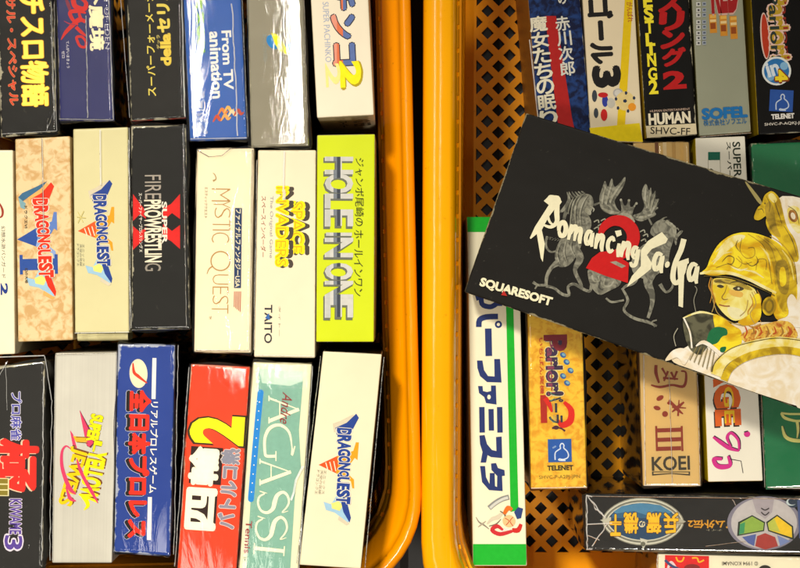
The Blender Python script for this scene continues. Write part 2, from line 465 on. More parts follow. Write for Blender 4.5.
b = Box([(54, -84), (108, -84), (114, 121), (60, 121)], ty=R(2.6))
b.text(T, '天外魔境', (89, -40, 103, 50), 'cw', ink('#fff3c8'), .04)
b.text(T, 'FAR EAST OF EDEN', (104, -40, 109, 49), 'cw', ink('#c9c4cc'), -.005)
rr = ink('#d81e12')
b.stroke(T, [(64, -6), (68, 4), (70, 10), (69, 13)], [1, 3.5, 3, .5], ink('#8c2440'))
b.stroke(T, [(82, -12), (74, -4), (75, 6), (84, 9), (86, 3), (80, -2)], [2, 5, 5, 5, 4, 2], rr)
b.stroke(T, [(86, 13), (76, 11), (70, 13), (73, 20), (78, 25)], [1.5, 4, 4, 3.5, 1.2], rr)
b.stroke(T, [(79, 13), (81, 19), (85, 23)], [2.5, 3.2, 1], rr)
b.stroke(T, [(86, 21), (79, 20), (74, 24), (66, 32), (61, 40)], [2, 5, 4.5, 3.6, .6], rr)
b.stroke(T, [(64, 21), (70, 24), (76, 25)], [.5, 1.5, 1], ink('#b02040'))
b.stroke(T, [(76, 27), (81, 32), (86, 36)], [3.5, 3.5, 1.5], rr)
b.stroke(T, [(77, 40), (80, 46), (85, 47), (86, 42), (82, 37), (77, 37)], [2.6] * 6, rr, closed=True)
b.text('small_print', 'てんがいまきょう', (66.5, 41, 69.5, 68), 'cw', ink('#e8e2e8'), .01)
b.text('small_print', 'ゼロ', (62, 51, 65, 58), 'cw', ink('#e8e2e8'), .01)
b.build('game_box', 'dark blue game box in shiny clear wrap with red brush letters and cream characters', 'game box', GL,
        carton_mat('#1f2264', .25, .22), film=FILM_BROAD)
b.seam(wob(86, 16, 88, 118, 22, .35), 1.0); b.seam(wob(108.5, -10, 113.5, 120, 20, .3), 1.0); b.seam(wob(60, 119, 113, 120, 12, .6), .9)
b.done()

b = Box([(124, -87), (180, -88), (186, 118), (131, 121)])
b.text(T, 'スーパーフォーメーションサッカー', (145, -70, 154, 96), 'ccw', ink('#f4dc5c'), .02)
b.text(T, 'セリエA', (157, -26, 169, 32), 'ccw', ink('#f4dc5c'), .05)
b.text(T, 'della', (161, 34, 170.5, 65), 'ccw', ink('#f0d24a'), .05, bend=lambda u, v: v)
b.text('small_print', 'デッラ', (156.5, 35, 160, 49), 'ccw', ink('#f4e07a'), .01)
b.build('game_box', 'black game box with thin yellow lettering reading upwards and a red lower edge', 'game box', GL,
        carton_mat('#2b2824', .7, .3, dust=.15), faces={'front': carton_mat('#d42a10', .3)}, film=FILM)
b.seam(wob(121, 0, 130, 118, 16, .2), .8); b.seam(wob(182, -2, 185, 117, 14, .3), 1.2)
b.done()

b = Box([(180, -67), (238, -68), (247, 139), (190, 141)], ty=R(1.8))
b.text(T, 'From TV', (223, 31, 232, 89), 'cw', WHT, .03)
b.text(T, 'animation', (211, 32, 221, 98), 'cw', WHT, .03)
b.text(T, 'サクセスGO!', (196, -34, 204, 52), 'cw', ink('#8cc63f'), .05, outline=ink('#2f7d3a'), ow=.03)
b.text(T, 'セニハヨメイ', (192, 66, 205, 132), 'cw', ink('#3b68b4'), .03, outline=WHT, ow=.05, shear=.04)
for i, (cx, cy, c) in enumerate([(222, 112, '#e88a3c'), (228, 110, '#f4c060'), (217, 119, '#d8542a'), (232, 114, '#f0e0b0'), (225, 118, '#f2b25c'), (238, 113, '#c9503a')]):
    b.stroke('picture_print', [(cx - 4, cy + 3), (cx, cy - 3), (cx + 3, cy + 1), (cx + 6, cy - 1)], [1, 3.2, 3, .8], ink(c))
b.text('small_print', 'スーパー ファミコン', (190.5, 78, 193, 104), 'cw', ink('#d8e2f2'), 0)
b.build('game_box', 'bright blue game box in glossy wrap with white lettering about television', 'game box', GL,
        carton_mat('#2f62b4', .2, .2), film=FILM_BROAD)
b.seam(wob(232, 4, 238, 136, 24, .6), 1.3); b.seam(wob(191, 139, 247, 138, 12, .6), 1.0); b.seam(wob(242, 0, 248, 137, 16, .3), .8)
b.done()

b = Box([(246, -60), (301, -61), (309, 146), (251, 147)], ty=R(-.3))
bl_, ye = ink('#0a86d0'), ink('#ffee10', k=1)
b.ell('logo_print', 273, 42, 8, 5.6, bl_, rot=52); b.ell('logo_print', 290.5, 50, 8, 5.2, bl_, rot=62)
b.poly('logo_print', [(271, 33), (276, 34), (281, 39), (285, 46), (292, 56), (286, 54), (279, 50), (275, 44)], ye)
b.text('small_print', 'スーパーファミコン', (263, 34, 267, 62), 'cw', ink('#8fa6a6'), 0)
b.build('game_box', 'plain silver grey game box with a small blue and yellow oval emblem', 'game box', GL,
        carton_mat('#8f8874', .35, .34, metal=.1), film=FILM_FINE)
b.seam(wob(282, -10, 283, 60, 16, .6), .9); b.seam(wob(304, 0, 308.5, 145, 14, .3), .6)
b.done()

b = Box([(306, -91), (364, -92), (374, 115), (317, 118)])
dk, pb, orr = ink('#3b4a86'), ink('#5a6ea6'), ink('#e2622c')
b.text(T, 'パチンコ', (331, -44, 355, 64), 'cw', ink('#5f74ac'), .05, outline=ink('#2c2a3a'), ow=.035)
for r_, c in (((327, 4, 337, 24), '#ea7440'), ((331, 24, 339, 34), '#f0a888'), ((333, 36, 343, 44), '#ee9a80'), ((333, 50, 342, 58), '#f0a890')):
    pass
for (xa, xb, c) in ((331, 337, '#ee9a80'), (337, 343, '#e8764a')):
    b.clip = [(0, xa, 1), (0, xb, -1)]; b.text(T, 'パチンコ', (331, -44, 355, 64), 'cw', ink(c), .05)
b.clip = None
b.text(T, '2', (341, 63, 361, 86), 'cw', ink('#b9a100'), .06, dx=.6, dy=.5); b.text(T, '2', (341, 63, 360, 85), 'cw', ink('#ffe800', k=1), .045)
b.text(T, '2', (326, 64, 340, 86), 'cw', ink('#f8ee90'), .02)
b.text('small_print', 'SUPER PACHINKO', (324, 2, 330, 62), 'cw', ink('#b4bcd0'), 0)
FRONT_TXT = b
b.build('game_box', 'white game box with blue outlined letters, orange patches and a yellow 2', 'game box', GL,
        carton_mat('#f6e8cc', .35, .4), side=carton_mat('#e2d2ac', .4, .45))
b.done()
# black lettering on the visible lower side of that box
V, F = [], []
for body, x0, x1, z0, z1 in (('SUPER', .004, .0125, .150, .187), ('スーパー', -.004, .001, .150, .187)):
    vs, fs = glyphs(body, .03); ax = max(v[0] for v in vs); ay = max(v[1] for v in vs); o = len(V)
    V += [(x0 + (x1 - x0) * v[1] / ay, -b.l / 2 - .0022, z1 - (z1 - z0) * v[0] / ax) for v in vs]
    F += [tuple(o + i for i in f)[::1] for f in fs]
mesh_obj('side_lettering', V, F, [ink('#2a261c')], b.root)

# =============================================================== LEFT BASKET, middle row
b = Box([(-45, 150), (13, 150), (15, 354), (-43, 356)])
b.text(T, '2', (1, 284, 7.5, 294), 'cw', BLU, .04)
b.stroke(T, [(-6, 200), (-1, 203), (2.5, 210), (2, 216), (-2, 218)], [1, 1.6, 2.4, 2, .8], ink('#a03a24'))
b.text('small_print', '幻想水滸バンガード', (1.5, 226, 5.5, 278), 'cw', ink('#4a4a44'), 0)
b.build('game_box', 'cream game box cut by the left picture edge, with a small blue 2', 'game box', GL,
        carton_mat('#f4e8c4', .3, .38))
b.done()

def dragon(b, ox, oy, vi, sc=1.0, k=0, main='#22408e', tail='#9fc6dc'):
    """winged lettering logo; (ox,oy) px of its centre, length about 112 px"""
    def q(x, y): 
        x *= sc; y *= sc
        return (ox + x + k * y, oy + y - k * x)
    M_, A_, T_ = ink(main), ink('#d9ccae') if main != '#e03010' else ink('#f2b060'), ink(tail)
    L = 'logo_print'
    # V or VI numeral behind
    o1, o2 = ('#f0a018', '#e2561c') if vi == 'V' else ('#5f7fc0', '#2b4f9c')
    b.poly(L, [q(-28, -1), q(-9, -12), q(-5, -4), q(-10, 6)], ink(o2))
    b.poly(L, [q(-10, -11), q(6, -18), q(8, -27), q(11, -27), q(11, -9), q(8, -11), q(5, -6), q(-8, -1)], ink(o1))
    b.poly(L, [q(-8, -2), q(4, 7), q(9, 11), q(10, 20), q(8, 20), q(6, 13), q(-10, 6)], ink(o1 if vi == 'V' else '#8fa6d4'))
    if vi == 'V':
        for i in range(3): b.stroke(L, [q(-21 + 4 * i, -4 - i), q(-18 + 4 * i, 4 - 0 * i)], .9, ink('#fbe9c8'))
    else:
        b.poly(L, [q(-26, 14), q(-23, 14), q(-23, 18), q(8, 18), q(8, 14), q(11, 14), q(11, 33), q(8, 33), q(8, 29), q(-23, 29), q(-23, 33), q(-26, 33)], ink('#2b4f9c'))
    # head and tail wings
    b.poly(L, [q(-17, -44), q(-10, -47), q(3, -55), q(5, -52), q(-8, -42), q(-15, -35)], A_)
    b.poly(L, [q(-14, -40), q(-3, -46), q(6, -56), q(9, -52), q(3, -38), q(-1, -30), q(-6, -33), q(-12, -32)], M_)
    b.poly(L, [q(-2, 26), q(4, 34), q(9, 50), q(6, 56), q(0, 51), q(-8, 46), q(-17, 44), q(-20, 36), q(-12, 38), q(-8, 30)], T_)
    b.poly(L, [q(-5, 34), q(0, 38), q(-3, 44), q(-11, 42), q(-12, 37)], ink('#f2e27a'))
    b.poly(L, [q(0, 28), q(5, 38), q(9, 50), q(8, 55), q(1, 45), q(-2, 36)], M_)
    b.poly(L, [q(-3, 49), q(8, 56), q(5, 58), q(-4, 53)], A_)
    if main == '#e03010':
        b.poly(L, [q(-26, -42), q(-22, -38), q(-4, -50), q(2, -57), q(-8, -52), q(-22, -46)], ink('#3c6a8c'))
        b.poly(L, [q(-26, -42), q(-24, -32), q(-20, -30), q(-19, -36)], ink('#7fa8b0'))
    # letters
    def letters(body, y0, y1, xa, xb, ya, yb):
        x0, yy0 = q(xa, y0); x1, yy1 = q(xb, y1)
        n = len(body); h = (y1 - y0) / n
        for i, ch in enumerate(body):
            f = i / max(1, n - 1); wdt = (xb - xa) * (1 - .22 * math.sin(math.pi * (y0 + h * (i + .5) + 40) / 80))
            cx = (xa + xb) / 2 + ya * (1 - f) + yb * f
            X, Y = q(cx, y0 + h * (i + .5))
            w2, h2 = wdt * sc / 2, h * sc * .47
            b.text(L, ch, (X - w2, Y - h2, X + w2, Y + h2), 'cw', M_, .055, k=-k if False else k, outline=ink('#efe4cc'), ow=.05)
    letters('DRAGON', -40, 2, -10.5, 3, -1, 2)
    letters('QUEST', 3, 36, -9, 4.5, 0, 2)
def fig(b, x0, y0, x1, y1, c='#8b8a76'):
    for i in range(3):
        b.text('small_print', ['ドラゴンクエ', '天空の花嫁', 'エニックス'][i], (x0 + (x1 - x0) * i / 3, y0, x0 + (x1 - x0) * (i + .8) / 3, y1), 'cw', ink(c), 0)

b = Box([(15, 139), (70, 136), (73, 340), (18, 342)])
dragon(b, 46, 240, 'VI', 1.03, .02, main='#e03010')
b.text('small_print', 'ドラクエVI', (24.5, 206, 27.5, 228), 'cw', ink('#4a4030'), .01)
b.text('small_print', '幻の大地', (25, 268, 28, 283), 'cw', ink('#4a4030'), .01)
b.build('game_box', 'sandy parchment coloured game box with a red winged logo over blue numerals', 'game box', GL,
        carton_mat('#e6cb98', .45, .36, mottle='#cfa468', wearcol='#efe0b8'))
b.seam(wob(42.5, 138, 44, 235, 18, .25), 1.0); b.done()

b = Box([(73, 129), (128, 127), (129, 333), (75, 333)])
dragon(b, 104, 232, 'V', .93, .0)
fig(b, 77, 244, 85, 266)
b.stroke(T, [(78, 212), (83, 222)], .7, ink('#d9c878')); b.stroke(T, [(84, 211), (78, 223)], .7, ink('#d9c878')); b.stroke(T, [(77, 217), (86, 218)], .7, ink('#d9c878'))
b.build('game_box', 'pale olive game box with blue winged logo over an orange V and bulging flap', 'game box', GL,
        carton_mat('#d9cf9a', .45, .36))
b.seam(wob(100.5, 130, 101, 185, 10, .15), 1.6); b.seam(wob(75, 333, 129, 332, 14, .3), 1.0); b.seam(wob(129.5, 128, 130, 330, 16, .4), .8)
# bulging tuck flap
x0, x1 = -b.w / 2 + .001, b.w / 2 - .001
V, F = [], []
for i in range(9):
    x = x0 + (x1 - x0) * i / 8; j = .0003 * math.sin(i * 2.1)
    V += [(x, -b.l / 2 - .0002, .1880 + j), (x, -b.l / 2 - .0026, .1882 + j), (x, -b.l / 2 - .0040, .1865 + j), (x, -b.l / 2 - .0036, .1700), (x, -b.l / 2 - .0002, .168)]
for i in range(8):
    for q_ in range(4): o = i * 5 + q_; F.append((o, o + 1, o + 6, o + 5))
mesh_obj('flap', V, F, [b.mat], b.root, smooth=True)
b.done()

b = Box([(131, 126), (186, 125), (190, 329), (132, 330)])
rd = ink('#e01208')
L = 'logo_print'
for sx in (0, 1):
    xa, xb, xi = ((132.5, 146, 139) if sx == 0 else (181, 163, 171))
    X = lambda x: x
    b.poly(L, [(xa, 194), (xa + (3 if sx == 0 else -6), 202), (xi, 214), (xb, 219), (xb, 207)] if 0 else
           ([(133, 194), (145, 210), (146, 219), (140, 214), (133, 221)] if sx == 0 else [(180, 194), (180, 219), (172, 213), (163, 221), (163, 208), (171, 204)]), rd)
    b.poly(L, ([(133, 250), (133, 226), (140, 232), (146, 227), (145, 238)] if sx == 0 else [(180, 249), (180, 225), (172, 231), (163, 224), (163, 237), (171, 241)]), rd)
b.text(T, 'FIRE', (145, 175, 161, 199), 'cw', ink('#b4a89a'), .0)
b.text(T, 'PROWRESTLIN', (145, 200, 161, 262), 'cw', ink('#f6ead0'), .03, outline=BLK, ow=.03)
b.text(T, 'G', (145, 263, 161, 271), 'cw', ink('#a2988a'), .0)
b.text(T, 'SUPER', (162, 202, 167, 243), 'cw', ink('#f4eedc'), .03)
b.text('small_print', 'スーパーファイヤープロレスリング X', (139, 193, 142.5, 252), 'cw', ink('#f4eedc'), .02)
b.build('game_box', 'black game box with a red X shaped emblem behind tall cream lettering', 'game box', GL,
        carton_mat('#22211e', .6, .33, dust=.12), film=FILM)
b.seam(wob(183.5, 124, 186.5, 328, 30, .25), .7); b.seam(wob(128.5, 140, 131.5, 328, 20, .4), .8); b.seam(wob(132, 330, 190, 329, 14, .25), .6)
b.done()

b = Box([(197, 149), (254, 148), (251, 353), (194, 352)])
th = ink('#b08a4e')
def thin(body, x0, y0, x1, y1):
    b.text(T, body, (x0, y0, x1, y1), 'cw', th, -.028)
for ch, y0, y1, x0, x1 in (('M', 188, 202, 211, 231), ('Y', 200, 209, 213, 231), ('S', 207, 219, 214, 231), ('T', 219, 230, 212, 231), ('I', 229, 231, 212, 230), ('C', 232, 243, 211, 230),
                           ('U', 274, 285, 212, 229), ('E', 286, 295, 212, 229), ('S', 295, 305, 212, 229), ('T', 304, 314, 211, 229)):
    b.text(T, ch, (x0, y0, x1, y1), 'cw', th, -.026, k=-.015)
pts = [(220.5 + 9.5 * math.cos(R(a)), 261 + 9.5 * math.sin(R(a))) for a in range(0, 360, 30)]
b.stroke(T, pts, 1.1, th, closed=True)
b.stroke(T, [(213, 266), (209, 269), (207, 274)], [1.4, 1, .5], th)
b.stroke(T, [(213, 181), (216, 179), (215, 175), (213, 173)], [2, 1, 1, .6], ink('#a89060'))
b.text('small_print', 'TM', (209, 316, 211.5, 319), 'cw', ink('#8a7a5c'), 0)
b.rect('banner_print', (234.5, 208, 241.5, 288), ink('#223a64'), k=-.012)
b.text('banner_print', 'ファイナルファンタジーUSA', (235.3, 209, 240.8, 287), 'cw', CREAM, .02, k=-.012)
for i in range(5): b.stroke('banner_print', [(234.5 + i * 1.55, 291.5), (234.2 + i * 1.5, 307 + i * 1.2)], .7, ink('#b5533c'))
b.text('small_print', 'ミスティッククエスト', (204.5, 187, 207.5, 218), 'cw', ink('#6a6250'), 0)
b.build('game_box', 'cream game box with thin gold lettering beside a narrow navy banner', 'game box', GL,
        carton_mat('#f1e2c2', .35, .38), film=FILM)
b.seam(wob(197, 150, 209, 157, 4, .4), .7); b.seam(wob(209, 157, 222, 156, 4, .4), .6); b.seam(wob(222, 156, 232, 148, 4, .4), .7)
b.seam(wob(252.5, 150, 250, 350, 20, .25), .7); b.seam(wob(196, 350.5, 250, 350.5, 10, .3), .8)
b.done()

b = Box([(258, 150), (316, 150), (315, 358), (254, 357)])
gd, sh = ink('#ffe000', k=1), ink('#4c4238')
for nm, r_, sk in (('SPACE', (292, 202, 304, 253), .0), ('INVADERS', (277, 187, 288, 266), -.25)):
    b.text(T, nm, (r_[0] + 3, r_[1] + 1, r_[2] + 4.5, r_[3] + 1), 'cw', sh, .07)
    b.text(T, nm, r_, 'cw', gd, .07)
    for q_ in range(3): b.text(T, nm, (r_[0] - q_ * .5, r_[1], r_[2] - q_ * .5, r_[3]), 'cw', gd, .06)
    b.text(T, nm, (r_[0] - 1, r_[1], r_[2] - 1.4, r_[3]), 'cw', ink('#e8b400'), -.01)
b.text('small_print', 'The Original Game', (269, 196, 273, 258), 'cw', ink('#9c9aa0'), -.005)
b.text('small_print', 'スペースインベーダー', (261, 196, 266, 257), 'cw', ink('#9c4a34'), .0)
b.text('publisher_print', 'TAITO', (264.5, 305, 272, 343), 'cw', ink('#35353a'), .015)
b.poly('publisher_print', [(265, 318), (269, 313), (270, 320)], ink('#3a6ab0'))
b.text('small_print', 'タイトー', (278.5, 306, 280.5, 336), 'cw', ink('#9a927c'), 0)
b.build('game_box', 'cream game box with fat yellow three dimensional lettering and a small dark maker mark', 'game box', GL,
        carton_mat('#f2e3c0', .5, .36))
b.seam(wob(284.5, 151, 283.5, 190, 8, .2), 1.8); b.seam(wob(284, 190, 284, 200, 4, .4), 3); b.seam(wob(257, 160, 254, 350, 20, .3), .8); b.seam(wob(255, 355, 314, 356, 14, .3), 1.0)
b.done()

b = Box([(317, 135), (375, 134), (374, 342), (316, 342)])
for w_, y0, y1 in (('HOLE', 157, 226), ('IN', 232, 257), ('ONE', 263, 317)):
    for i, ch in enumerate(w_):
        n = len(w_); 
        if w_ == 'HOLE': a0, a1 = [(157, 174), (174, 193), (194, 208), (210, 226)][i]
        elif w_ == 'IN': a0, a1 = [(232, 236.5), (238, 257)][i]
        else: a0, a1 = [(263, 280), (281, 298), (299, 317)][i]
        bd = 0 if ch == 'I' else .032
        b.text(T, ch, (325.6, a0 + 1.2, 351.4, a1 + .6), 'cw', ink('#6c6e60'), bd + .012, dx=-.6, dy=.8)
        b.text(T, ch, (326, a0 + .6, 352, a1 - .6), 'cw', ink('#d2cfc6'), bd)
        b.clip = [(0, 333.5, 1), (0, 337, -1)]; b.text(T, ch, (326, a0 + .6, 352, a1 - .6), 'cw', ink('#7c828a'), bd)
        b.clip = [(0, 337, 1), (0, 340.5, -1)]; b.text(T, ch, (326, a0 + .6, 352, a1 - .6), 'cw', ink('#3e444e'), bd)
        b.clip = [(0, 326, 1), (0, 330, -1)]; b.text(T, ch, (326, a0 + .6, 352, a1 - .6), 'cw', ink('#c4c4bc'), bd); b.clip = None
b.text(T, 'ジャンボ尾崎の', (355, 158, 364, 226), 'cw', ink('#2a2c18'), -.005, shear=0)
b.text(T, 'ホールインワン', (354, 230, 363, 296), 'cw', ink('#2a2c18'), -.005)
b.build('game_box', 'bright yellow game box with chunky silver lettering beside the basket rim', 'game box', GL,
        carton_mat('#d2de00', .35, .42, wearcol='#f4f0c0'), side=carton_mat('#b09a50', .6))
b.done()

# =============================================================== LEFT BASKET, front row
b = Box([(-12, 368), (45, 361), (43, 568), (-14, 574)])
b.text(T, 'プロ麻雀', (11, 392, 21.5, 440), 'cw', ink('#4b4aa8'), .02, outline=ink('#ece6f0'), ow=.05)
b.text(T, '極', (-10, 440, 37, 492), 'cw', ink('#f6d9b4'), .04, dx=-1.1, dy=.3)
b.text(T, '極', (-10, 440, 37, 492), 'cw', ink('#e4200c'), .034, dx=.4)
b.rect(T, (-6, 478, 9, 496), ink('#f0e6b0'))
b.text(T, 'III', (-4, 480, 7, 494), 'cw', ink('#8a7c1a'), .05)
b.text(T, 'KIWAME', (10, 499, 21, 534), 'cw', ink('#5b3f9c'), .03, outline=ink('#f0e4ee'), ow=.05)
b.text(T, '3', (5, 536, 22, 549), 'cw', ink('#5b3f9c'), .02, outline=ink('#f0e4ee'), ow=.05)
b.build('game_box', 'black game box with a large red brushed character and purple white outlined lettering', 'game box', GL,
        carton_mat('#2a2826', .7, .3, dust=.1), film=FILM_CRINKLE)
b.seam(wob(0, 357, 45, 355.5, 10, .3), 1.1); b.seam(wob(45, 356, 52, 400, 8, .3), 1.0); b.seam(wob(52, 400, 50, 560, 20, .5), .9); b.seam(wob(44, 376, 42, 560, 34, .5), 1.1)
b.seam(wob(6, 362, 7, 410, 8, .5), .7); b.seam(wob(8, 361, -2, 378, 6, .5), .8)
b.done()

b = Box([(55, 353), (117, 352), (112, 563), (52, 563)], ty=R(.5))
pk, yl = ink('#d83c64'), ink('#f4e000', k=1)
f = lambda l: [(x, y) for x, y in l]
b.poly(T, [(80, 410), (82, 414), (93, 434), (95, 442), (91, 448), (87, 446), (84, 430)], ink('#6a2438'), k=0); b.poly(T, [(79.5, 410), (92, 436), (93.5, 443), (89, 447), (86, 444), (83, 428)], pk)
b.poly(T, [(70, 430), (73, 434), (77, 448), (76, 450), (73, 447)], pk)
b.poly(T, [(73, 436), (86, 437), (87, 442), (76, 442)], ink('#f0b020'))
b.stroke(T, [(76, 437), (88, 437.5)], .8, ink('#6a5a10')); b.stroke(T, [(77, 442), (88, 443)], .8, ink('#6a5a10'))
b.text(T, 'SUPER', (89.5, 415, 100, 441), 'cw', yl, .06, k=-.22, outline=ink('#5f5a10'), ow=.03)
b.text(T, 'L', (94, 442, 101, 451), 'cw', yl, .05, k=-.2, outline=ink('#5f5a10'), ow=.03)
b.text(T, 'YELLOW', (85, 452, 102, 499), 'cw', ink('#7a4a20'), .03, k=-.2, dx=1, dy=-.6); b.text(T, 'YELLOW', (84, 452, 101, 500), 'cw', yl, .05, k=-.2)
b.text(T, 'JEWELS', (64, 448, 80, 503), 'cw', ink('#7a4a20'), .03, k=-.3, dx=1, dy=-.5); b.text(T, 'JEWELS', (63, 449, 79, 504), 'cw', ink('#e8c000', k=1), .04, k=-.3)
b.stroke(T, [(71, 449), (66, 446), (62, 452), (62, 466), (66, 480), (71, 490), (76, 494)], [1, 1.6, 2.6, 3.4, 4, 4.2, 1], pk)
b.stroke(T, [(77, 459), (80, 469), (85, 480), (92, 492), (98, 503)], [1, 3.4, 3.4, 3.6, .8], pk)
b.stroke(T, [(66, 486), (70, 498), (76, 501)], [.8, 3.8, 1], pk)
b.stroke(T, [(79, 494), (84, 497), (88, 505), (84, 510)], [1, 5, 4, .6], yl)
b.build('game_box', 'brushed silver game box with slanting pink and yellow lettering', 'game box', GL,
        carton_mat('#d0cbbb', .3, .34, metal=.15, brushed=True))
b.seam(wob(55.5, 356, 52.5, 560, 20, .2), .6); b.seam(wob(56, 354.5, 116, 353, 10, .3), .7); b.done()

b = Box([(118, 344), (175, 345), (170, 556), (114, 552)])
b.ell(L, 138.5, 373.5, 9, 14.5, CREAM, rot=-3)
b.stroke(L, [(133, 363), (134, 372), (138, 376), (143, 380), (147, 383)], [1.2, 3, 3.2, 2.2, 1.2], ink('#d23a1c'))
b.rect(L, (152, 358, 156, 399), WHT)
b.rect(L, (147.5, 497, 151.5, 540), WHT)
b.text(L, 'リアルプロレスゲーム', (150, 402, 157.5, 493), 'cw', WHT, .02)
b.text(T, '全日本プロレス', (127, 391, 148, 538), 'cw', ink('#14100e'), .07, outline=ink('#d8dcec'), ow=.02, dx=-1.2)
b.text(T, '全日本プロレス', (129, 391, 149, 537), 'cw', ink('#ee2c10'), .055)
b.build('game_box', 'royal blue game box with red black edged characters and a small globe emblem', 'game box', GL,
        carton_mat('#1c3f94', .95, .34, dust=.2, wearcol='#c3c8cf'), film=FILM)
b.seam(wob(178.5, 345, 174, 554, 30, .4), .9); b.done()

b = Box([(191, 364), (250, 367), (236, 576), (177, 573)], ty=R(.7))
b.text(T, '2', (191.5, 417, 242, 443), 'ccw', ink('#3a2404'), .055); b.text(T, '2', (193, 418, 241, 442), 'ccw', ink('#ffee00', k=1), .045)
b.rect(T, (190, 447, 222, 484), ink('#2a120c')); b.rect(T, (186.5, 488, 216.5, 530), ink('#2a120c'))
b.text(T, '輪', (190, 448, 217.5, 484), 'ccw', ink('#fdf6dc'), .05)
b.text(T, '四', (187, 490, 215, 528), 'ccw', ink('#fdf6dc'), .05)
b.text(T, 'バトルコ熱', (220, 449, 237, 528), 'ccw', ink('#8e90a0'), .05, outline=ink('#f4e6d8'), ow=.03)
b.build('game_box', 'orange red game box with a huge yellow 2 and white block characters', 'game box', GL,
        carton_mat('#ea4216', .35, .3), film=FILM)
b.seam(wob(189, 367, 175, 566, 20, .35), .9); b.done()

b = Box([(253, 362), (312, 364), (298, 574), (239, 572)])
b.poly('panel_print', [(259, 368), (304, 371), (299, 430), (301, 468), (296, 480), (290, 575), (246, 574)], ink('#86b4a2'))
b.poly('panel_print', [(259, 368), (304, 371), (303, 381), (290, 386), (262, 383)], ink('#c8dccc'))  # soft sheen across the panel top, painted in as a paler patch
tt = ink('#fbf2d4')
b.stroke('banner_print', [(260.5, 393), (256, 440), (251, 498)], 6, ink('#1088d8'), sm=6)
b.ell('banner_print', 260.6, 392.5, 3, 3, ink('#1088d8')); b.ell('banner_print', 251, 499, 3, 3, ink('#1088d8'))
for i, y in enumerate(range(402, 495, 9)): b.ell('banner_print', 260.3 - (y - 393) * .088, y, .7, .7, tt, n=8)
def serifA(y0, x0, x1, h):      # letter rotated a quarter turn clockwise; y0 start, h advance
    ym = y0 + h / 2
    b.stroke(T, [(x0, y0 + 2), (x1, ym)], [2, .9], tt, sm=1)
    b.stroke(T, [(x1, ym - .3), (x0, y0 + h - 2)], [3.4, 3.6], tt, sm=1)
    xm = x0 + (x1 - x0) * .36
    b.stroke(T, [(xm, y0 + h * .25), (xm, y0 + h * .75)], 1.1, tt, sm=1)
    b.stroke(T, [(x0, y0 - .5), (x0, y0 + 5)], 1.2, tt, sm=1); b.stroke(T, [(x0, y0 + h - 6), (x0, y0 + h + .5)], 1.2, tt, sm=1)
serifA(396, 269, 299, 27)
b.stroke(T, [(295, 446), (292, 455), (292, 447), (289, 432), (280, 425), (270, 428), (265, 438), (265, 452), (267, 456), (276, 456)], [1.2, 2.4, 1.2, 2.4, 3, 3.6, 3, 2.6, 3, 3], tt)
b.stroke(T, [(276, 451), (276, 461)], 1.2, tt, sm=1)
serifA(459, 260, 291, 26)
def serifS(y0, x0, x1, h):
    dx, f_ = x1 - x0, lambda u, v: (x0 + dx * v, y0 + h * u)
    b.stroke(T, [f_(.1, .30), f_(0, .05), f_(.10, .22), f_(.25, .05), f_(.55, 0), f_(.88, .1), f_(.98, .3), f_(.8, .48), f_(.5, .54), f_(.2, .62), f_(.05, .8), f_(.2, .95), f_(.5, 1), f_(.75, .92), f_(.97, .78), f_(.9, .98)],
             [.6, 1, 1.4, 2, 2, 2.2, 3, 4, 4.6, 4, 3, 2.4, 2, 1.8, 1.2, .6], tt, sm=4)
serifS(491, 258, 289, 22); serifS(516, 256, 287, 24)
b.stroke(T, [(255, 548), (284, 551)], 3.6, tt, sm=1)
b.stroke(T, [(254.5, 543), (254, 554)], 1.2, tt, sm=1); b.stroke(T, [(284.5, 546), (283.8, 556)], 1.2, tt, sm=1)
b.text('signature_print', 'Andre', (281, 394, 291, 424), 'cw', ink('#9c2a2e'), .0, k=-.1, shear=.12)
b.text('signature_print', 'Tennis', (245, 521, 251, 553), 'cw', ink('#9c2a2e'), .01)
b.text('small_print', 'TM', (243.5, 556, 246, 561), 'cw', ink('#4d7a6a'), 0)
b.build('game_box', 'sea green game box with white serif lettering, blue stripe and cream border', 'game box', GL,
        carton_mat('#ece6c4', .5, .3), film=FILM_CRINKLE)
b.seam(wob(312.5, 366, 299, 570, 26, .4), .9); b.seam([(303, 466), (299, 474), (296, 480), (294, 492), (291, 500)], 2.2); b.done()

b = Box([(323, 351), (382, 354), (361, 569), (299, 565)])
dragon(b, 346, 468, 'V', .98, -.08)
fig(b, 316, 470, 326, 494, '#b0a68c')
b.build('game_box', 'cream game box with blue winged logo leaning in a front corner of the basket', 'game box', GL,
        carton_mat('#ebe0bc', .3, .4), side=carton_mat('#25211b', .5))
b.seam(wob(384, 357, 365, 567, 20, .15), .8); b.seam(wob(320.5, 356, 297, 563, 20, .25), .7); b.done()

for q_, c_, lb in (([(-70, -70), (-10, -72), (-4, 134), (-64, 136)], '#c23a2a', 'unseen red game box added left of the black one to block light'),
                   ([(-106, 152), (-48, 151), (-46, 355), (-104, 357)], '#3a5a8c', 'unseen blue game box added left of the cream one to block light'),
                   ([(-72, 372), (-16, 369), (-18, 573), (-74, 576)], '#e8dcb8', 'unseen ivory game box added left of the black mahjong one to block light')):
    b = Box(q_); b.build('game_box', lb, 'game box', GL, carton_mat(c_, .4, .36))  # unseen boxes added so light does not leak into the row gaps

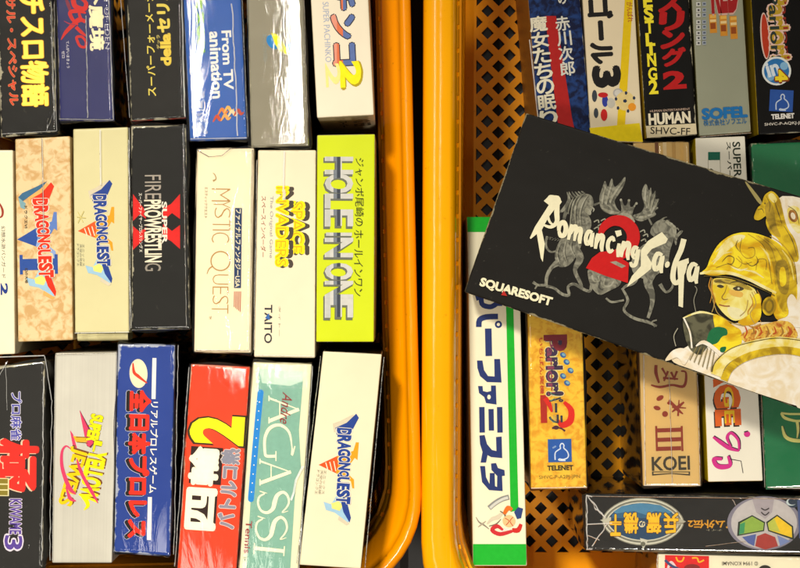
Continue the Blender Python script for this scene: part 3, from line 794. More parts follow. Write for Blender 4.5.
# =============================================================== RIGHT BASKET, back row (boxes on their long edge)
RZ = .105
b = Box([(512, -197), (564, -199), (592, 146), (540, 148)], RZ, RZ)
b.poly('band_print', [(545, 16), (556, 16), (572, 118), (577, 140), (560, 142), (555, 100)], ink('#b01612'))
b.vert(T, '魔女たちの眠り', (535, 16, 552, 126), ink('#e6dfc4'), .025, k=.11, em=False)
b.vert(T, '赤川次郎', (558, 16, 572, 76), ink('#d8d6c8'), .02, k=.11)
b.text(T, 'の', (558, -8, 566, 4), 'up', ink('#d8d6c8'), .02)
b.build('game_box', 'mottled navy game box with a red band and slanted white Japanese characters', 'game box', GR,
        carton_mat('#101838', .3, .35, mottle='#1f3c74'), faces={'left': carton_mat('#b88a40', .6)})
b.seam(wob(529.5, 40, 538, 118, 10, .1), 1.2); b.done()

b = Box([(570, -203), (622, -205), (643, 143), (591, 141)], RZ, RZ)
b.rect('stripe_print', (624, -100, 632, 126), ink('#ecc800'), k=-.062)
b.poly('stripe_print', [(589.5, 128), (639.5, 123), (643, 142), (591.5, 140)], ink('#f4d800'))
blk = ink('#14110e')
b.text(T, 'ゴール', (590, 0, 613, 63), 'cw', blk, .055)
b.text(T, '3', (594, 68, 619, 85), 'cw', blk, .06)
b.ell('picture_print', 618, 93, 5, 4.6, ink('#b8b4ae')); b.ell('picture_print', 618, 93, 3.6, 3.2, ink('#d8d4c8'))
b.ell('picture_print', 625, 101, 9.5, 9.5, ink('#ead088'))
for x, y in ((625, 101), (616, 99), (618, 108), (628, 111), (634, 98), (626, 93)): b.ell('picture_print', x, y, 2.2 if (x, y) == (625, 101) else 1.5, 2, ink('#23304a'), n=5)
for x, y, rx, ry, c in ((605, 101, 3, 6, '#2e3c9c'), (603, 95, 5, 2.6, '#c81c1c'), (604, 115, 3.4, 6, '#cc2018'), (611, 103, 4, 5, '#c9c4b4'), (632, 107, 4, 4, '#f09a20'), (594.5, 96, 2.6, 6, '#39424a'), (596, 113, 2.3, 5, '#39424a')):
    b.ell('picture_print', x, y, rx, ry, ink(c), n=14)
b.text('small_print', 'がんばれ', (627, 2, 633, 22), 'cw', ink('#b8402c'), 0)
b.build('game_box', 'white game box with bold black lettering, yellow stripe and a football picture', 'game box', GR,
        carton_mat('#ead9b4', .3, .4))
b.done()

b = Box([(624, -206), (677, -209), (697, 135), (646, 139)], RZ, RZ)
yy = ink('#f2e02c', k=1); r2 = ink('#c01414')
for ch, y in zip('RESTLING2', [-15, 1, 14, 27, 39.5, 49, 60, 74, 87]):
    h = 12 if ch != '2' else 13
    xx = 649 + (y - 20) * .066
    b.text(T, ch, (xx - (4 if ch != 'I' else 1), y - h / 2, xx + (4 if ch != 'I' else 1), y + h / 2), 'up', yy, .035)
b.vert(T, 'レスリング', (661, -24, 682, 66), r2, .06, em=False, shear=.1)
b.text(T, '2', (665, 72, 684, 88), 'up', r2, .05)
b.text('publisher_print', 'HUMAN', (649, 113, 690, 123.5), 'up', ink('#f0e4c4'), .045)
b.text('small_print', 'HUMAN ENTERTAINMENT', (650, 109, 690, 111.2), 'up', ink('#d8b8a0'), 0)
b.poly('publisher_print', [(645.8, 126), (695.8, 123.5), (696.8, 134), (646.8, 138)], ink('#e4d4ac'))
b.text('publisher_print', 'SHVC-FF', (650.5, 127.5, 690, 134.5), 'up', ink('#2a2418'), .01, k=-.03)
b.build('game_box', 'black game box with stacked yellow letters, red characters and a white code strip', 'game box', GR,
        carton_mat('#181613', .6, .34), faces={'left': carton_mat('#c9a81c', .4)})
b.done()

b = Box([(680, -208), (730, -212), (751, 132), (699, 136)], RZ, RZ)
for i, x in enumerate((713, 723.5, 733.5)):
    b.rect(T, (x - 3.6, 14 + i * 1.0, x + 3.6, 33 + i * 3), ink('#d8902c')); b.rect(T, (x - 3, 15 + i, x + 3, 18 + i), ink('#f0b850'))
    b.rect(T, (x - 2.6, 23 + i * 2, x + 2.6, 29 + i * 2.4), ink('#9c4a12')); b.rect(T, (x - 3, 19.5 + i * 1.5, x + 3, 22 + i * 1.6), ink('#f4d490'))
b.text(T, 'RED', (711, -34, 737, 10), 'up', ink('#a81c1c'), .05, outline=ink('#d8b0a0'), ow=.03)
for y in (-8, -2, 4, 10, 15, 22, 27, 33, 38, 43):
    b.rect(T, (696, y - 2, 700.5, y + 2.4), ink('#d4d4cc')); b.rect(T, (697.5, y - .8, 699.5, y + 1.2), ink('#4c4c50'))
    b.rect(T, (702, y - 2, 706, y + 2), ink('#a8b0b8')); b.rect(T, (703, y - 1, 705.5, y + .8), ink('#5a6476'))
b.text('publisher_print', 'SOFEL', (702.5, 108, 746.5, 118), 'up', ink('#1a72b4'), .06)
b.text('publisher_print', '株式会社ソフエル', (703.5, 119, 746.5, 125), 'up', ink('#2a6ca0'), .01)
b.build('game_box', 'grey green game box with three gold bars and blue maker lettering at its end', 'game box', GR,
        carton_mat('#9a9c84', .3, .38), faces={'left': carton_mat('#6e6a3c', .4)})
b.seam(wob(700, 137, 751, 133, 10, .2), .8); b.done()

b = Box([(740, -208), (793, -212), (812, 132), (758, 135)], RZ, RZ)
b.ell(L, 765, 36, 4.6, 23.5, ink('#e8c8b8'), rot=-4); b.ell(L, 765.2, 36, 3.4, 22, ink('#c43a18'), rot=-4)
b.text(L, 'Parlor!', (770, -6, 788, 59), 'cw', ink('#caa428'), .04, outline=ink('#f0c8b8'), ow=.07)
b.text(L, 'Parlor!', (770, -6, 779, 59), 'cw', ink('#2c3a34'), .02)
b.text(L, 'Parlor!', (783, -6, 788, 59), 'cw', ink('#a02c1c'), .0)
b.ell(L, 776.5, 71, 14.6, 14.4, ink('#eef0e8')); b.ell(L, 776.5, 71, 12.6, 12.4, ink('#2c78ba'))
b.ell(L, 771, 76, 4, 5, ink('#7fb4dc'), rot=20); b.ell(L, 784, 66, 4, 4, ink('#8cc0e4'))
b.text(L, 'in', (767, 62, 778, 75), 'up', ink('#e4eef4'), .04, k=.3)
b.text(L, '4', (775, 70, 788, 82), 'cw', ink('#8a3a14'), .07); b.text(L, '4', (775.6, 70.6, 787, 81), 'cw', ink('#f4d820', k=1), .04)
b.rect('publisher_print', (769.5, 90, 793, 111.5), ink('#2a56a8'), k=-.05)
def bust(b, cx, cy, s_, m):
    P = [(-6, 9), (-6, 2), (-3, -1), (-.6, -2.6), (-1, -5), (0, -7.4), (1.8, -7.6), (3, -5.6), (2.8, -3), (6, 0), (7.6, 4), (6.4, 7), (2, 8.6), (-1.6, 8), (-2, 9.4), (4.6, 9.6)]
    b.stroke('publisher_print', [(cx + x * s_, cy + y * s_) for x, y in P], 1.2 * s_, m, sm=3)
bust(b, 781.6, 101.5, .92, ink('#cfdcee'))
b.text('publisher_print', 'TELENET', (771.5, 114, 794, 118.5), 'up', ink('#f4eee4'), .05)
b.text('small_print', 'SHVC-P-AQKJ-JPN', (764.5, 122, 806, 125.5), 'up', ink('#e8e0d0'), .01)
b.build('game_box', 'black game box with gold left side, blue round badge and blue square maker mark', 'game box', GR,
        carton_mat('#15120f', .3, .34), faces={'left': carton_mat('#d8b414', .3)})
b.done()

# =============================================================== RIGHT BASKET, front row
b = Box([(467, 217), (518, 217), (527, 566), (473, 566)], RZ, RZ)
gn = ink('#12b428')
b.poly('stripe_print', [(467, 217), (518, 217), (518.5, 232), (467.4, 232)], gn)
b.poly('stripe_print', [(473, 544), (526, 544), (526.4, 559), (526, 565), (473.2, 565)], gn)
b.poly('stripe_print', [(504.5, 232), (511.5, 232), (518.5, 510), (510.5, 512)], gn)
nv = ink('#23346e')
def st(pts, w_=5.4): b.stroke(T, pts, w_, nv, sm=1)
st([(499.5, 306), (499.5, 291)]); b.stroke(T, [(481, 296), (482, 304), (487, 306.5), (492, 306.5), (497.5, 303)], 5, nv, sm=3)   # half hidden kana
st([(476.5, 292), (479, 300)], 5)
b.stroke(T, [(478.8, 327), (479.6, 320), (486, 317), (498, 316.5)], 5.6, nv, sm=3)
b.ell(T, 498.4, 324.4, 3.6, 3.6, nv); b.ell(T, 498.4, 324.4, 1.6, 1.6, ink('#f6eecf'))
st([(488.2, 328.5), (488.8, 356)], 6.6)
b.poly(T, [(477, 360.5), (482.4, 360.5), (484, 370), (488, 376), (494.5, 376.5), (494.2, 359), (500, 359), (501.5, 382.5), (487, 382), (480, 376), (477.4, 368)], nv)
b.poly(T, [(478, 386), (482.5, 386), (483, 391), (487, 392), (491, 391), (491, 385.5), (495.8, 385.5), (496.5, 404.5), (486, 403), (484.2, 397), (479, 393)], nv)
b.ell(T, 489, 397, 1.8, 2.4, ink('#f6eecf'), n=10)
for x, w_ in ((481.8, 5.4), (491, 5.2), (499.6, 5.4)): st([(x, 407 if x != 491 else 409), (x + .4, 432.5 if x != 491 else 430.5)], w_)
b.poly(T, [(479.4, 435.5), (484.6, 435), (487, 444), (492, 450), (496.4, 451), (496, 437), (501.6, 436.5), (502.2, 458), (491, 457), (487.5, 455), (486, 462.5), (480.6, 462.5), (482.5, 452), (480, 444)], nv)
b.poly(T, [(480, 466), (485, 466), (486, 477), (489.5, 484), (489.8, 473), (494.6, 473), (495, 486), (497, 487), (497.2, 476), (491.5, 470), (491, 463.5), (496, 463), (498, 468), (504.4, 470), (504.8, 475.5), (502, 476), (502.6, 491), (489, 490), (482, 482)], nv)
# small coloured vignette at the foot of the spine: cloud of dust, ball and bat (generic)
for pts, w_, c in (([(476, 517), (479, 522), (484, 525), (489, 529)], [.6, 1.4, 1.6, .6], '#8a8474'), ([(478, 527), (482, 524), (486, 521)], [.5, 1.6, .5], '#a8a08c'), ([(487, 524), (492, 519), (498, 517), (503, 512)], [1, 3.4, 4, 2], '#d8cfb4'), ([(489, 526), (496, 524), (501, 519)], [.8, 1.2, .6], '#6c6656'), ([(500, 511), (505, 515), (504, 522)], [.8, 1.6, .6], '#6c6656'), ([(499, 533), (506, 529), (514, 533)], [1, 2.2, 1], '#f0e4dc'),
                   ([(489, 508), (495, 503), (502, 499), (509, 497)], 5, '#8c8f8a'), ([(490, 508), (496, 503), (503, 499), (508, 497.5)], 2.6, '#d0d2c8'),
                   ([(503, 530), (497, 526), (492, 530), (500, 534), (512, 531)], [2, 4, 4, 4, 3], '#cc2a30'), ([(512, 530), (518, 530), (521, 524)], [4, 5, 3], '#d02820')):
    b.stroke('picture_print', pts, w_, ink(c), sm=4)
b.ell('picture_print', 509, 521, 6.4, 6, ink('#f0c48a')); b.stroke('picture_print', [(505, 518), (509, 521), (506, 525)], .8, ink('#c05028')); b.stroke('picture_print', [(513, 517), (510, 521), (513, 526)], .8, ink('#c05028'))
b.stroke('picture_print', [(504, 514), (508, 508), (512, 510)], [3, 5, 3], ink('#e2701c')); b.poly('picture_print', [(514, 512), (518, 507), (523, 508.5), (521, 518), (517, 519)], ink('#28417e'))
b.build('game_box', 'white game box with green ends, green stripe and bold navy lettering', 'game box', GR,
        carton_mat('#f3ecca', .35, .36))
b.done()

b = Box([(524, 145), (577, 143), (587, 488), (531, 489)], RZ, RZ)
rd2 = ink('#d8200e')
b.rect(T, (540.5, 395, 547, 423), ink('#b02410'))
b.stroke(T, [(545, 398), (549, 404), (552, 412)], [5, 5, 2], rd2)
b.stroke(T, [(564, 402), (571, 410), (570, 421), (562, 425), (557, 419)], [3, 6, 7, 6, 2], rd2)
b.text(T, 'Parlor!', (546.5, 338, 562, 395), 'cw', ink('#3c2a4e'), .05, outline=ink('#efe2a0'), ow=.04)
b.text(T, 'Parlor!', (547.5, 338, 554, 395), 'cw', ink('#8c3a5a'), .02)
b.text(T, 'P', (545, 336, 566, 350), 'cw', ink('#8c2030'), .04)
b.text(T, 'パーラ', (549, 392, 563, 423), 'cw', ink('#2e3444'), .03)
b.text(T, 'パーラ', (550, 392, 556, 423), 'cw', ink('#6a9a8c'), -.01)
for x, y in ((563, 355), (566.5, 362), (570.5, 370.5), (563, 376), (567, 383)):
    b.ell(T, x, y, 3.2, 2.6, ink('#2f62a4'), rot=35); b.ell(T, x + .6, y - .4, 1.9, 1.4, ink('#7fb4cc'), rot=35)
b.text('small_print', 'いちばん実機', (539.5, 338, 543.5, 394), 'cw', ink('#c0481c'), .02)
b.ell(T, 556, 427.5, 3, 2, ink('#4a2038')); b.stroke(T, [(552, 428), (560, 428), (565, 431)], [2, 1.4, 2], ink('#4a2038'))
b.rect('publisher_print', (548, 439, 571.5, 462), ink('#1f5cae'))
bust(b, 561, 451, .98, ink('#e6eef4'))
b.stroke('publisher_print', [(552.5, 448), (556, 446)], 1.6, ink('#8aa6cc'))
b.text('publisher_print', 'TELENET', (547.5, 465.5, 573, 470), 'up', ink('#2c2410'), .035)
b.text('small_print', 'SHVC-P-A2PJ-JPN', (539, 475, 580, 479.5), 'up', ink('#8a7420'), .0)
b.build('game_box', 'mottled yellow game box with a red 2, blue drops and blue square mark', 'game box', GR,
        carton_mat('#f0c634', .4, .36, mottle='#dba014', wearcol='#f4e8b0'), film=FILM)
b.seam(wob(531, 488, 587, 487, 12, .3), 1.0); b.done()

b = Box([(633, 143), (689, 142), (701, 486), (643, 486)], RZ, RZ)
br = ink('#8e2e18')
b.stroke(T, [(656, 365), (656, 373), (659, 383)], [3, 3.4, 2], br); b.stroke(T, [(651, 385), (660, 387), (672, 385), (684, 386), (686, 373), (681, 371)], [1.5, 2.6, 2.2, 3, 2, 1.4], br)
for p in ([(662, 368), (666, 375)], [(668, 371), (664, 381)], [(671, 372), (675, 380)], [(677, 371), (674, 379)], [(663, 378), (678, 379)]): b.stroke(T, p, [2.4, 1.6], br)
for x, y, rx, ry, ro in ((660, 398, 4, 2.4, -30), (657, 408, 3.6, 2.2, 15), (665, 414, 3, 3, 60), (669, 403, 2, 1.6, 0)): b.ell(T, x, y, rx, ry, br, rot=ro, n=12)
b.stroke(T, [(669, 400), (676, 408), (683, 414)], [2, 4, 1], br); b.stroke(T, [(684, 402), (678, 407), (672, 412)], [1.6, 3.4, 1], br); b.stroke(T, [(672, 407), (686, 408)], [2, 1], br); b.stroke(T, [(679, 400), (678, 416)], [1, 2], br)
for y in (430, 439.5, 448.5): b.rect(T, (657, y - 2, 681, y + 2), br)
b.rect(T, (655.5, 426, 657.5, 451), br); b.rect(T, (681, 426, 683, 451), br)
b.text('publisher_print', 'KOEI', (652, 456.5, 689.5, 470), 'up', ink('#3c3424'), .02)
b.poly('publisher_print', [(652, 471.5), (690, 471.5), (690, 475.5), (671, 473.8), (652, 475.5)], ink('#3c3424')); b.poly('publisher_print', [(653.5, 472.3), (688.5, 472.3), (688.5, 474), (671, 472.9), (653.5, 474)], ink('#dcb870'))
for x in (656, 664, 673, 681): b.rect(T, (x - 1, 142.4, x + 2.6, 165), ink(('#c9a25a', '#e6cfa0', '#7a4a20', '#e0b868')[(x // 3) % 4]))
b.build('game_box', 'tan game box with dark red brush characters and three bars above a maker name', 'game box', GR,
        carton_mat('#dcb870', .4, .34, wearcol='#efe4c4'), faces={'left': carton_mat('#c89a48', .4, .16)}, film=FILM_CRINKLE)
b.seam(wob(669, 375, 672, 484, 24, .3), .8); b.seam(wob(643.5, 355, 645, 485, 10, .15), 1.2); b.seam(wob(644, 485, 700, 485, 10, .3), 1.2); b.seam(wob(697, 375, 700, 484, 16, .3), .7); b.seam(wob(636, 200, 690, 198, 6, .3), .7)
b.done()

b = Box([(695, 138), (745, 136), (763, 481), (708, 482)], RZ, RZ)
og = ink('#e2641c')
b.text(T, 'GE', (715.5, 387, 738, 425), 'cw', ink('#3a2c24'), .05, dx=-.8, dy=.8); b.text(T, 'GE', (716, 386, 739, 424), 'cw', og, .055)
b.text(T, 'GE', (724, 387, 734, 423), 'cw', ink('#f4c418'), .01)
b.text(T, 'RA', (714, 340, 737, 384), 'cw', og, .055)
mg, dkk = ink('#d8308c'), ink('#3a2436')
for dx, dy, m_, a in ((.9, -.9, dkk, .8), (0, 0, mg, 1)):
    b.stroke(T, [(713 + dx, 437 + dy), (720 + dx, 442 + dy), (729 + dx, 448 + dy), (739 + dx, 451 + dy)], [2, 4 * a, 4 * a, 1.5], m_)
    b.stroke(T, [(739 + dx, 450 + dy), (738 + dx, 440 + dy), (731 + dx, 433 + dy), (727 + dx, 438 + dy), (731 + dx, 447 + dy)], [2, 2.6, 3 * a, 3 * a, 1.5], m_)
    b.stroke(T, [(722 + dx, 459 + dy), (714 + dx, 459 + dy), (716 + dx, 465 + dy), (722 + dx, 467 + dy), (730 + dx, 465 + dy), (728 + dx, 456 + dy)], [3, 4 * a, 4.4 * a, 5 * a, 4 * a, 2.4], m_)
b.stroke(T, [(730, 459), (741, 461), (743, 473)], .8, ink('#2a2024'), sm=1)
b.ell(T, 747, 434, 3.2, 3, mg); b.stroke(T, [(744, 432), (748, 431)], 1.2, dkk)
b.text(T, 'SUPER FAMICOM', (734.5, 142, 742, 236), 'cw', ink('#2a3424'), .015)
b.text('small_print', 'スーパーファミコン', (728, 142, 732.5, 226), 'cw', ink('#2a3424'), .02)
b.rect('publisher_print', (708, 152, 720, 160), ink('#1c6c54'), k=0)
b.stroke('publisher_print', [(708, 160), (708.4, 190)], .4, ink('#9a9480'), sm=1); b.stroke('publisher_print', [(720, 160), (721, 190)], .4, ink('#9a9480'), sm=1)
b.stroke('publisher_print', [(714, 171), (710.5, 169), (711, 174)], .9, ink('#3a3a34'))
b.build('game_box', 'white game box with yellow left side, orange letters and magenta year numbers', 'game box', GR,
        carton_mat('#f2ecd8', .3, .38), faces={'left': carton_mat('#e4c810', .3), 'front': carton_mat('#d8b818', .3)})
b.done()

b = Box([(751, 144), (803, 142), (822, 487), (766, 489)], RZ, RZ, ty=R(-.9))
for dx, m_ in ((.9, ink('#3c3a14')), (0, ink('#f2e88c'))):
    b.stroke(T, [(781 + dx, 413), (790 + dx, 414), (803 + dx, 414)], 2, m_, sm=2)
    b.stroke(T, [(781 + dx, 413), (785 + dx, 418), (796 + dx, 421), (803 + dx, 420)], [2, 3, 2.4, 2], m_)
    b.stroke(T, [(782 + dx, 426), (785 + dx, 436), (792 + dx, 440), (803 + dx, 441)], [1.4, 3.4, 3.8, 3.4], m_)
    b.stroke(T, [(797 + dx, 421), (798 + dx, 430), (797 + dx, 438)], [3, 2.6, 1], m_)
b.build('game_box', 'deep green game box cut by the right edge with pale yellow lettering', 'game box', GR,
        carton_mat('#0b7a48', .6, .26, dust=.1), film=FILM)
b.seam(wob(767, 487, 800, 488, 14, .4), 1.2); b.seam(wob(756, 260, 764.5, 487, 10, .2), .7); b.done()

# horizontal black box in crinkled wrap, and the red and white one below it
b = Box([(585, 494), (930, 499), (930, 556), (586, 550)], RZ, RZ)
b.k = 0
ring_ = ink('#b8b4a0', .3)
def eye(cx, cy, rx, ry, m_):
    p = []
    for i in range(40):
        t_ = i / 40 * 2 * math.pi
        x = math.cos(t_); y = math.sin(t_) * (1 - .18 * abs(x) ** 3)
        p.append((cx + rx * x, cy + ry * y + x * .6))
    b.poly(L, p, m_)
eye(643, 521.5, 41, 24, ink('#8f8b7a')); eye(643, 521.5, 40, 23, ink('#dcd8c4')); eye(643, 521.5, 38.6, 21.4, ink('#7c7a6c')); eye(643, 521.5, 36.5, 19.6, ink('#d6d2be'))
eye(643, 521.5, 35, 18.4, ink('#1d4468'))
b.poly(L, [(613, 512), (622, 506), (640, 503), (660, 505), (672, 512), (668, 514), (655, 511), (646, 515), (634, 512), (622, 516)], ink('#4c88ac'))
b.poly(L, [(612, 514), (634, 511), (646, 515), (656, 511), (674, 514), (676, 518), (612, 518)], ink('#2f6488'))
b.poly(L, [(640, 538), (643, 550), (648, 540)], ink('#d8d4c0')); b.ell(L, 643, 544, 2.4, 2.4, ink('#6c6a58'))
b.poly(L, [(676, 517), (686, 521.5), (676, 527)], ink('#b8b4a0')); b.poly(L, [(600, 520), (611, 517), (611, 526)], ink('#c8c4b0'))
g1 = ink('#f4bc18', k=1)
b.text(T, '士', (610, 515, 621, 535), 'up', g1, .04, outline=ink('#5a3a08'), ow=.03)
for ch, x0, x1, a in (('機', 624, 638, 0), ('駕', 647, 661, 0), ('兵', 664, 678, 0)):
    b.text(T, ch, (x0, 513, x1, 533), 'inv', g1, .03, outline=ink('#5a3a08'), ow=.03)
b.text(T, 'の', (639, 521, 645, 527), 'inv', ink('#f0e4b8'), .03)
b.text(T, 'ガンダム外伝2', (688, 520, 757, 528), 'inv', ink('#e8a41c'), .025, outline=ink('#6a4208'), ow=.02)
b.text('small_print', 'ナイト', (706, 529, 722, 531), 'inv', ink('#b0a890'), 0)
# abstract badge (faceted colour fields)
PB = 'picture_print'
b.ell(PB, 764, 523, 37, 27, ink('#8c8694'), n=40)
b.ell(PB, 764, 523, 33, 25.5, ink('#c9c2c0'), n=40)
b.poly(PB, [(752, 499), (774, 499), (772, 512), (765, 519), (756, 512)], ink('#b2a8ac'))
b.poly(PB, [(737, 536), (738, 522), (752, 515), (765, 522), (764, 531)], ink('#20301e')); b.poly(PB, [(739, 534.5), (740, 523), (752, 516.3), (763.8, 523), (763, 530)], ink('#9ab84a'))
b.poly(PB, [(739, 534.5), (740, 524), (745, 522), (744, 533)], ink('#3c9c64'))
b.poly(PB, [(766, 522), (777, 514.5), (793, 526), (794, 540), (768, 531)], ink('#20301e')); b.poly(PB, [(767.6, 523), (777, 516), (791.6, 527), (792, 537.5), (769, 530)], ink('#f0cc1c'))
b.poly(PB, [(767.6, 523), (774, 518), (780, 532), (769, 530)], ink('#c2c850'))
b.poly(PB, [(755, 546), (757, 536), (765, 533), (775, 537), (778, 546), (765, 549.5)], ink('#b03a30'))
b.poly(PB, [(742, 537), (756, 534), (754, 546), (748, 543)], ink('#5668a8')); b.poly(PB, [(777, 535), (790, 541), (780, 546)], ink('#8090c0'))
b.stroke(PB, [(761, 508), (765, 510), (769, 508)], 1.2, ink('#3a3436')); b.stroke(PB, [(761, 512), (765, 515), (769, 512)], 1.2, ink('#3a3436'))
b.ell(PB, 793, 503, 6, 4.6, ink('#27384c')); b.ell(PB, 791, 502, 5, 3.6, ink('#cfdcdc')); b.ell(PB, 792.4, 501.4, 4.4, 3.2, ink('#27384c'))
b.poly(PB, [(797, 500), (812, 500), (812, 545), (799, 538)], ink('#4c5c8c'))
b.build('game_box', 'long black game box in crinkled wrap with a silver framed oval logo', 'game box', GR,
        carton_mat('#23211f', .3, .22), side=carton_mat('#1c1a17', .3, .12), film=FILM_CRINKLE)
for p in (wob(586.5, 495, 587, 549, 16, .6), wob(587, 495, 605, 518, 9, .7), wob(587, 524, 612, 523, 9, .5), wob(592, 546, 607, 524, 8, .7), wob(594, 507, 604, 516, 5, .5), wob(586, 495, 592, 496.5, 4, .5), wob(586, 549, 592, 549, 4, .5)):
    b.seam(p, 1.1)
b.seam(wob(591, 500, 596, 510, 6, .8), .9); b.seam(wob(588, 535, 600, 540, 6, .9), .9); b.seam(wob(705, 546, 745, 541, 8, .5), .6); b.seam(wob(732, 499, 735, 505, 4, .5), .8); b.seam(wob(612, 523, 690, 523, 14, .2), .5)
b.seam(wob(588, 496, 930, 500, 30, .15), .7)
b.done()

b = Box([(658, 554), (1003, 562), (1002, 620), (657, 612)], RZ, RZ)
b.k = 0
b.poly('panel_print', [(665, 555), (709, 556), (709, 612), (664, 611)], ink('#e01818'))
b.stroke('panel_print', [(668, 568), (671, 562), (676, 568)], 2.4, ink('#e8e0e0')); b.stroke('panel_print', [(665, 560), (672, 566), (682, 570)], 2.6, ink('#3a4a7c'))
b.stroke('panel_print', [(676, 557), (678, 561), (682, 561), (684, 557)], 1.6, ink('#f4c020')); b.stroke('panel_print', [(692, 558), (697, 558), (699, 562), (704, 560)], 1.6, ink('#f4c020')); b.ell('panel_print', 692, 568, 8, 4, ink('#8c2018'))
b.text('small_print', '© 1994 KONAMI', (722, 561.5, 758, 565.5), 'inv', ink('#5a5244'), .01)
b.ell('small_print', 765, 571, 7, 6, ink('#2a241e'), n=20)
b.build('game_box', 'white game box with a red end panel, nearest the bottom right edge of the picture', 'game box', GR,
        carton_mat('#f0e8cc', .4, .34), film=FILM)
b.seam(wob(657.5, 555, 656.5, 568, 6, .4), 1.0); b.done()

# what holds up its far end, just outside the picture
b = Box([(826, 140), (880, 138), (896, 486), (840, 488)], RZ, RZ)
b.build('game_box', 'blue game box right of the green one, outside the picture', 'game box', GR, carton_mat('#274f8c', .5, .36))
b = Box([(816, 262), (920, 255), (930, 400), (826, 407)], .1345, .029)
b.build('game_box', 'small grey game box propping up the large black one, outside the picture', 'game box', GR, carton_mat('#8c8a80', .5, .36))

# =============================================================== the big black box lying tilted on top
PV = (500, 210)
b = Box([(526, 113), (858, 214), (812, 413), (464, 292)], .138, .029, tx=R(-1), ty=R(-9.5), pivot=PV)
b.k = 0
def U(u, v):   # u along the long side, v down, in px of this cover
    return (526 + .958 * u - .326 * v, 113 + .287 * u + .945 * v)
g2, g3, g4 = ink2('#5c5a4e', '#8f8c7a', 240), ink2('#86836f', '#a8a592', 240), ink2('#3c3b33', '#6a685a', 240)
CR = 'crest_print'
def st2(pts, w_, m_, sm=4): b.stroke(CR, pts, w_, m_, sm=sm)
for m_, wk in ((g2, 1), ):
    # left beast : neck, head, horn, mane
    b.poly(CR, [(568, 232), (571, 215), (575, 198), (583, 193), (592, 195), (594, 203), (592, 211), (588, 214), (592, 222), (590, 231), (580, 236)], m_)
    st2([(594, 205), (602, 202), (612, 200)], [2.4, 1.4, .6], m_)
    st2([(572, 200), (566, 212), (563, 224)], [4, 4, 2], g4); st2([(567, 192), (569, 200), (563, 210), (559, 212)], [.8, 3.2, 3.4, 1], g2)
    b.poly(CR, [(586, 207), (592, 212), (590, 216), (584, 211)], g3)
    b.poly(CR, [(566, 232), (584, 236), (580, 250), (570, 266), (558, 268), (554, 256), (558, 243)], m_)
    st2([(562, 260), (552, 267), (547, 276), (546, 286)], [9, 4, 3.4, 3], m_)
    st2([(546, 286), (554, 288), (562, 294), (569, 295), (568, 287), (574, 284), (583, 289), (590, 291), (591, 284)], [3, 2.6, 3, 3, 2.6, 3, 3, 3, 2], m_)
    st2([(574, 248), (580, 258), (575, 270), (580, 282), (582, 289)], [9, 8, 4, 3.6, 3], m_)
    st2([(533, 282), (538, 285), (546, 285)], [3, 2.4, 2.6], m_); st2([(535, 289), (538, 284)], 1.6, m_)
    st2([(547, 236), (546, 246), (551, 252), (558, 250)], [2, 2.2, 2, 1.6], m_)
    # wings
    b.poly(CR, [(600, 207), (599, 197), (602, 189), (605, 179), (608, 189), (612, 176), (614, 188), (619, 184), (626, 175), (625, 184), (619, 194), (614, 201), (617, 209), (624, 214), (612, 215), (604, 212)], g2)
    b.poly(CR, [(632, 215), (641, 213), (645, 206), (642, 197), (642, 190), (646, 182), (649, 192), (651, 186), (652, 196), (656, 189), (655, 200), (660, 198), (656, 206), (659, 208), (654, 211), (657, 215), (648, 219), (641, 222), (634, 219)], g2)
    for p in ([(602, 204), (603, 196), (605.5, 186)], [(606, 204), (608, 196), (612, 183)], [(610, 203), (614, 194), (624, 180)], [(647, 208), (645, 198), (646, 187)], [(649, 209), (649, 200), (651, 191)], [(650, 211), (652, 203), (655, 194)], [(651, 213), (655, 206), (658, 201)]):
        st2(p, [1.6, 2.2, .4], g3); st2([(x + 1.3, y + 1) for x, y in p], [.5, .5, .2], g4)
    st2([(602, 208), (610, 212), (620, 213)], [1.4, 3.4, 1.4], g3); st2([(636, 217), (644, 217), (652, 214)], [1.4, 3, 1], g3)
    # mane, flank and leg modelling
    for p in ([(574, 197), (570, 205), (568, 214)], [(578, 195), (573, 204), (571, 216), (570, 226)], [(583, 194), (577, 202), (575, 214), (576, 228)], [(588, 195), (583, 203), (580, 214), (581, 226)],
              [(560, 244), (557, 254), (560, 264)], [(566, 240), (564, 252), (567, 262)], [(572, 238), (571, 248), (575, 256)], [(656, 224), (662, 226), (668, 234), (669, 246)], [(660, 221), (668, 226), (673, 238)],
              [(654, 228), (660, 234), (663, 246), (664, 256)], [(646, 250), (652, 262), (650, 274)], [(638, 252), (642, 264), (642, 274)], [(655, 248), (660, 262), (658, 272)]):
        st2(p, [.4, 1.3, .4], g3); st2([(x + 1.2, y + .5) for x, y in p], [.3, .8, .3], g4)
    b.ell(CR, 588.5, 201.5, 1, .8, g4, n=8); b.ell(CR, 657, 227.5, 1, .8, g4, n=8)
    st2([(590, 206), (594, 209), (593, 212)], [1, 1.4, .5], g3)
    for i_ in range(5): st2([(573 + i_ * 3, 198 - i_), (570 + i_ * 3, 194 - i_ * .6), (569 + i_ * 3, 191.5)], [2, 1.4, .3], g2)
    for i_ in range(5): st2([(660 + i_ * 3.4, 221 + i_ * 2), (664 + i_ * 3.4, 218 + i_ * 2.6), (667 + i_ * 3, 217 + i_ * 3.4)], [2, 1.4, .3], g2)
    # crown and helm
    b.poly(CR, [(617, 222), (619, 214), (622, 210), (620, 200), (622, 199), (624, 206), (627, 205), (628, 200), (630, 200), (630, 207), (633, 207), (636, 202), (637, 203), (633, 211), (632, 220)], g2)
    for x, y in ((621, 200), (629, 200.5), (636.5, 203.5)): b.ell(CR, x, y, 1.3, 1.4, g3, n=10)
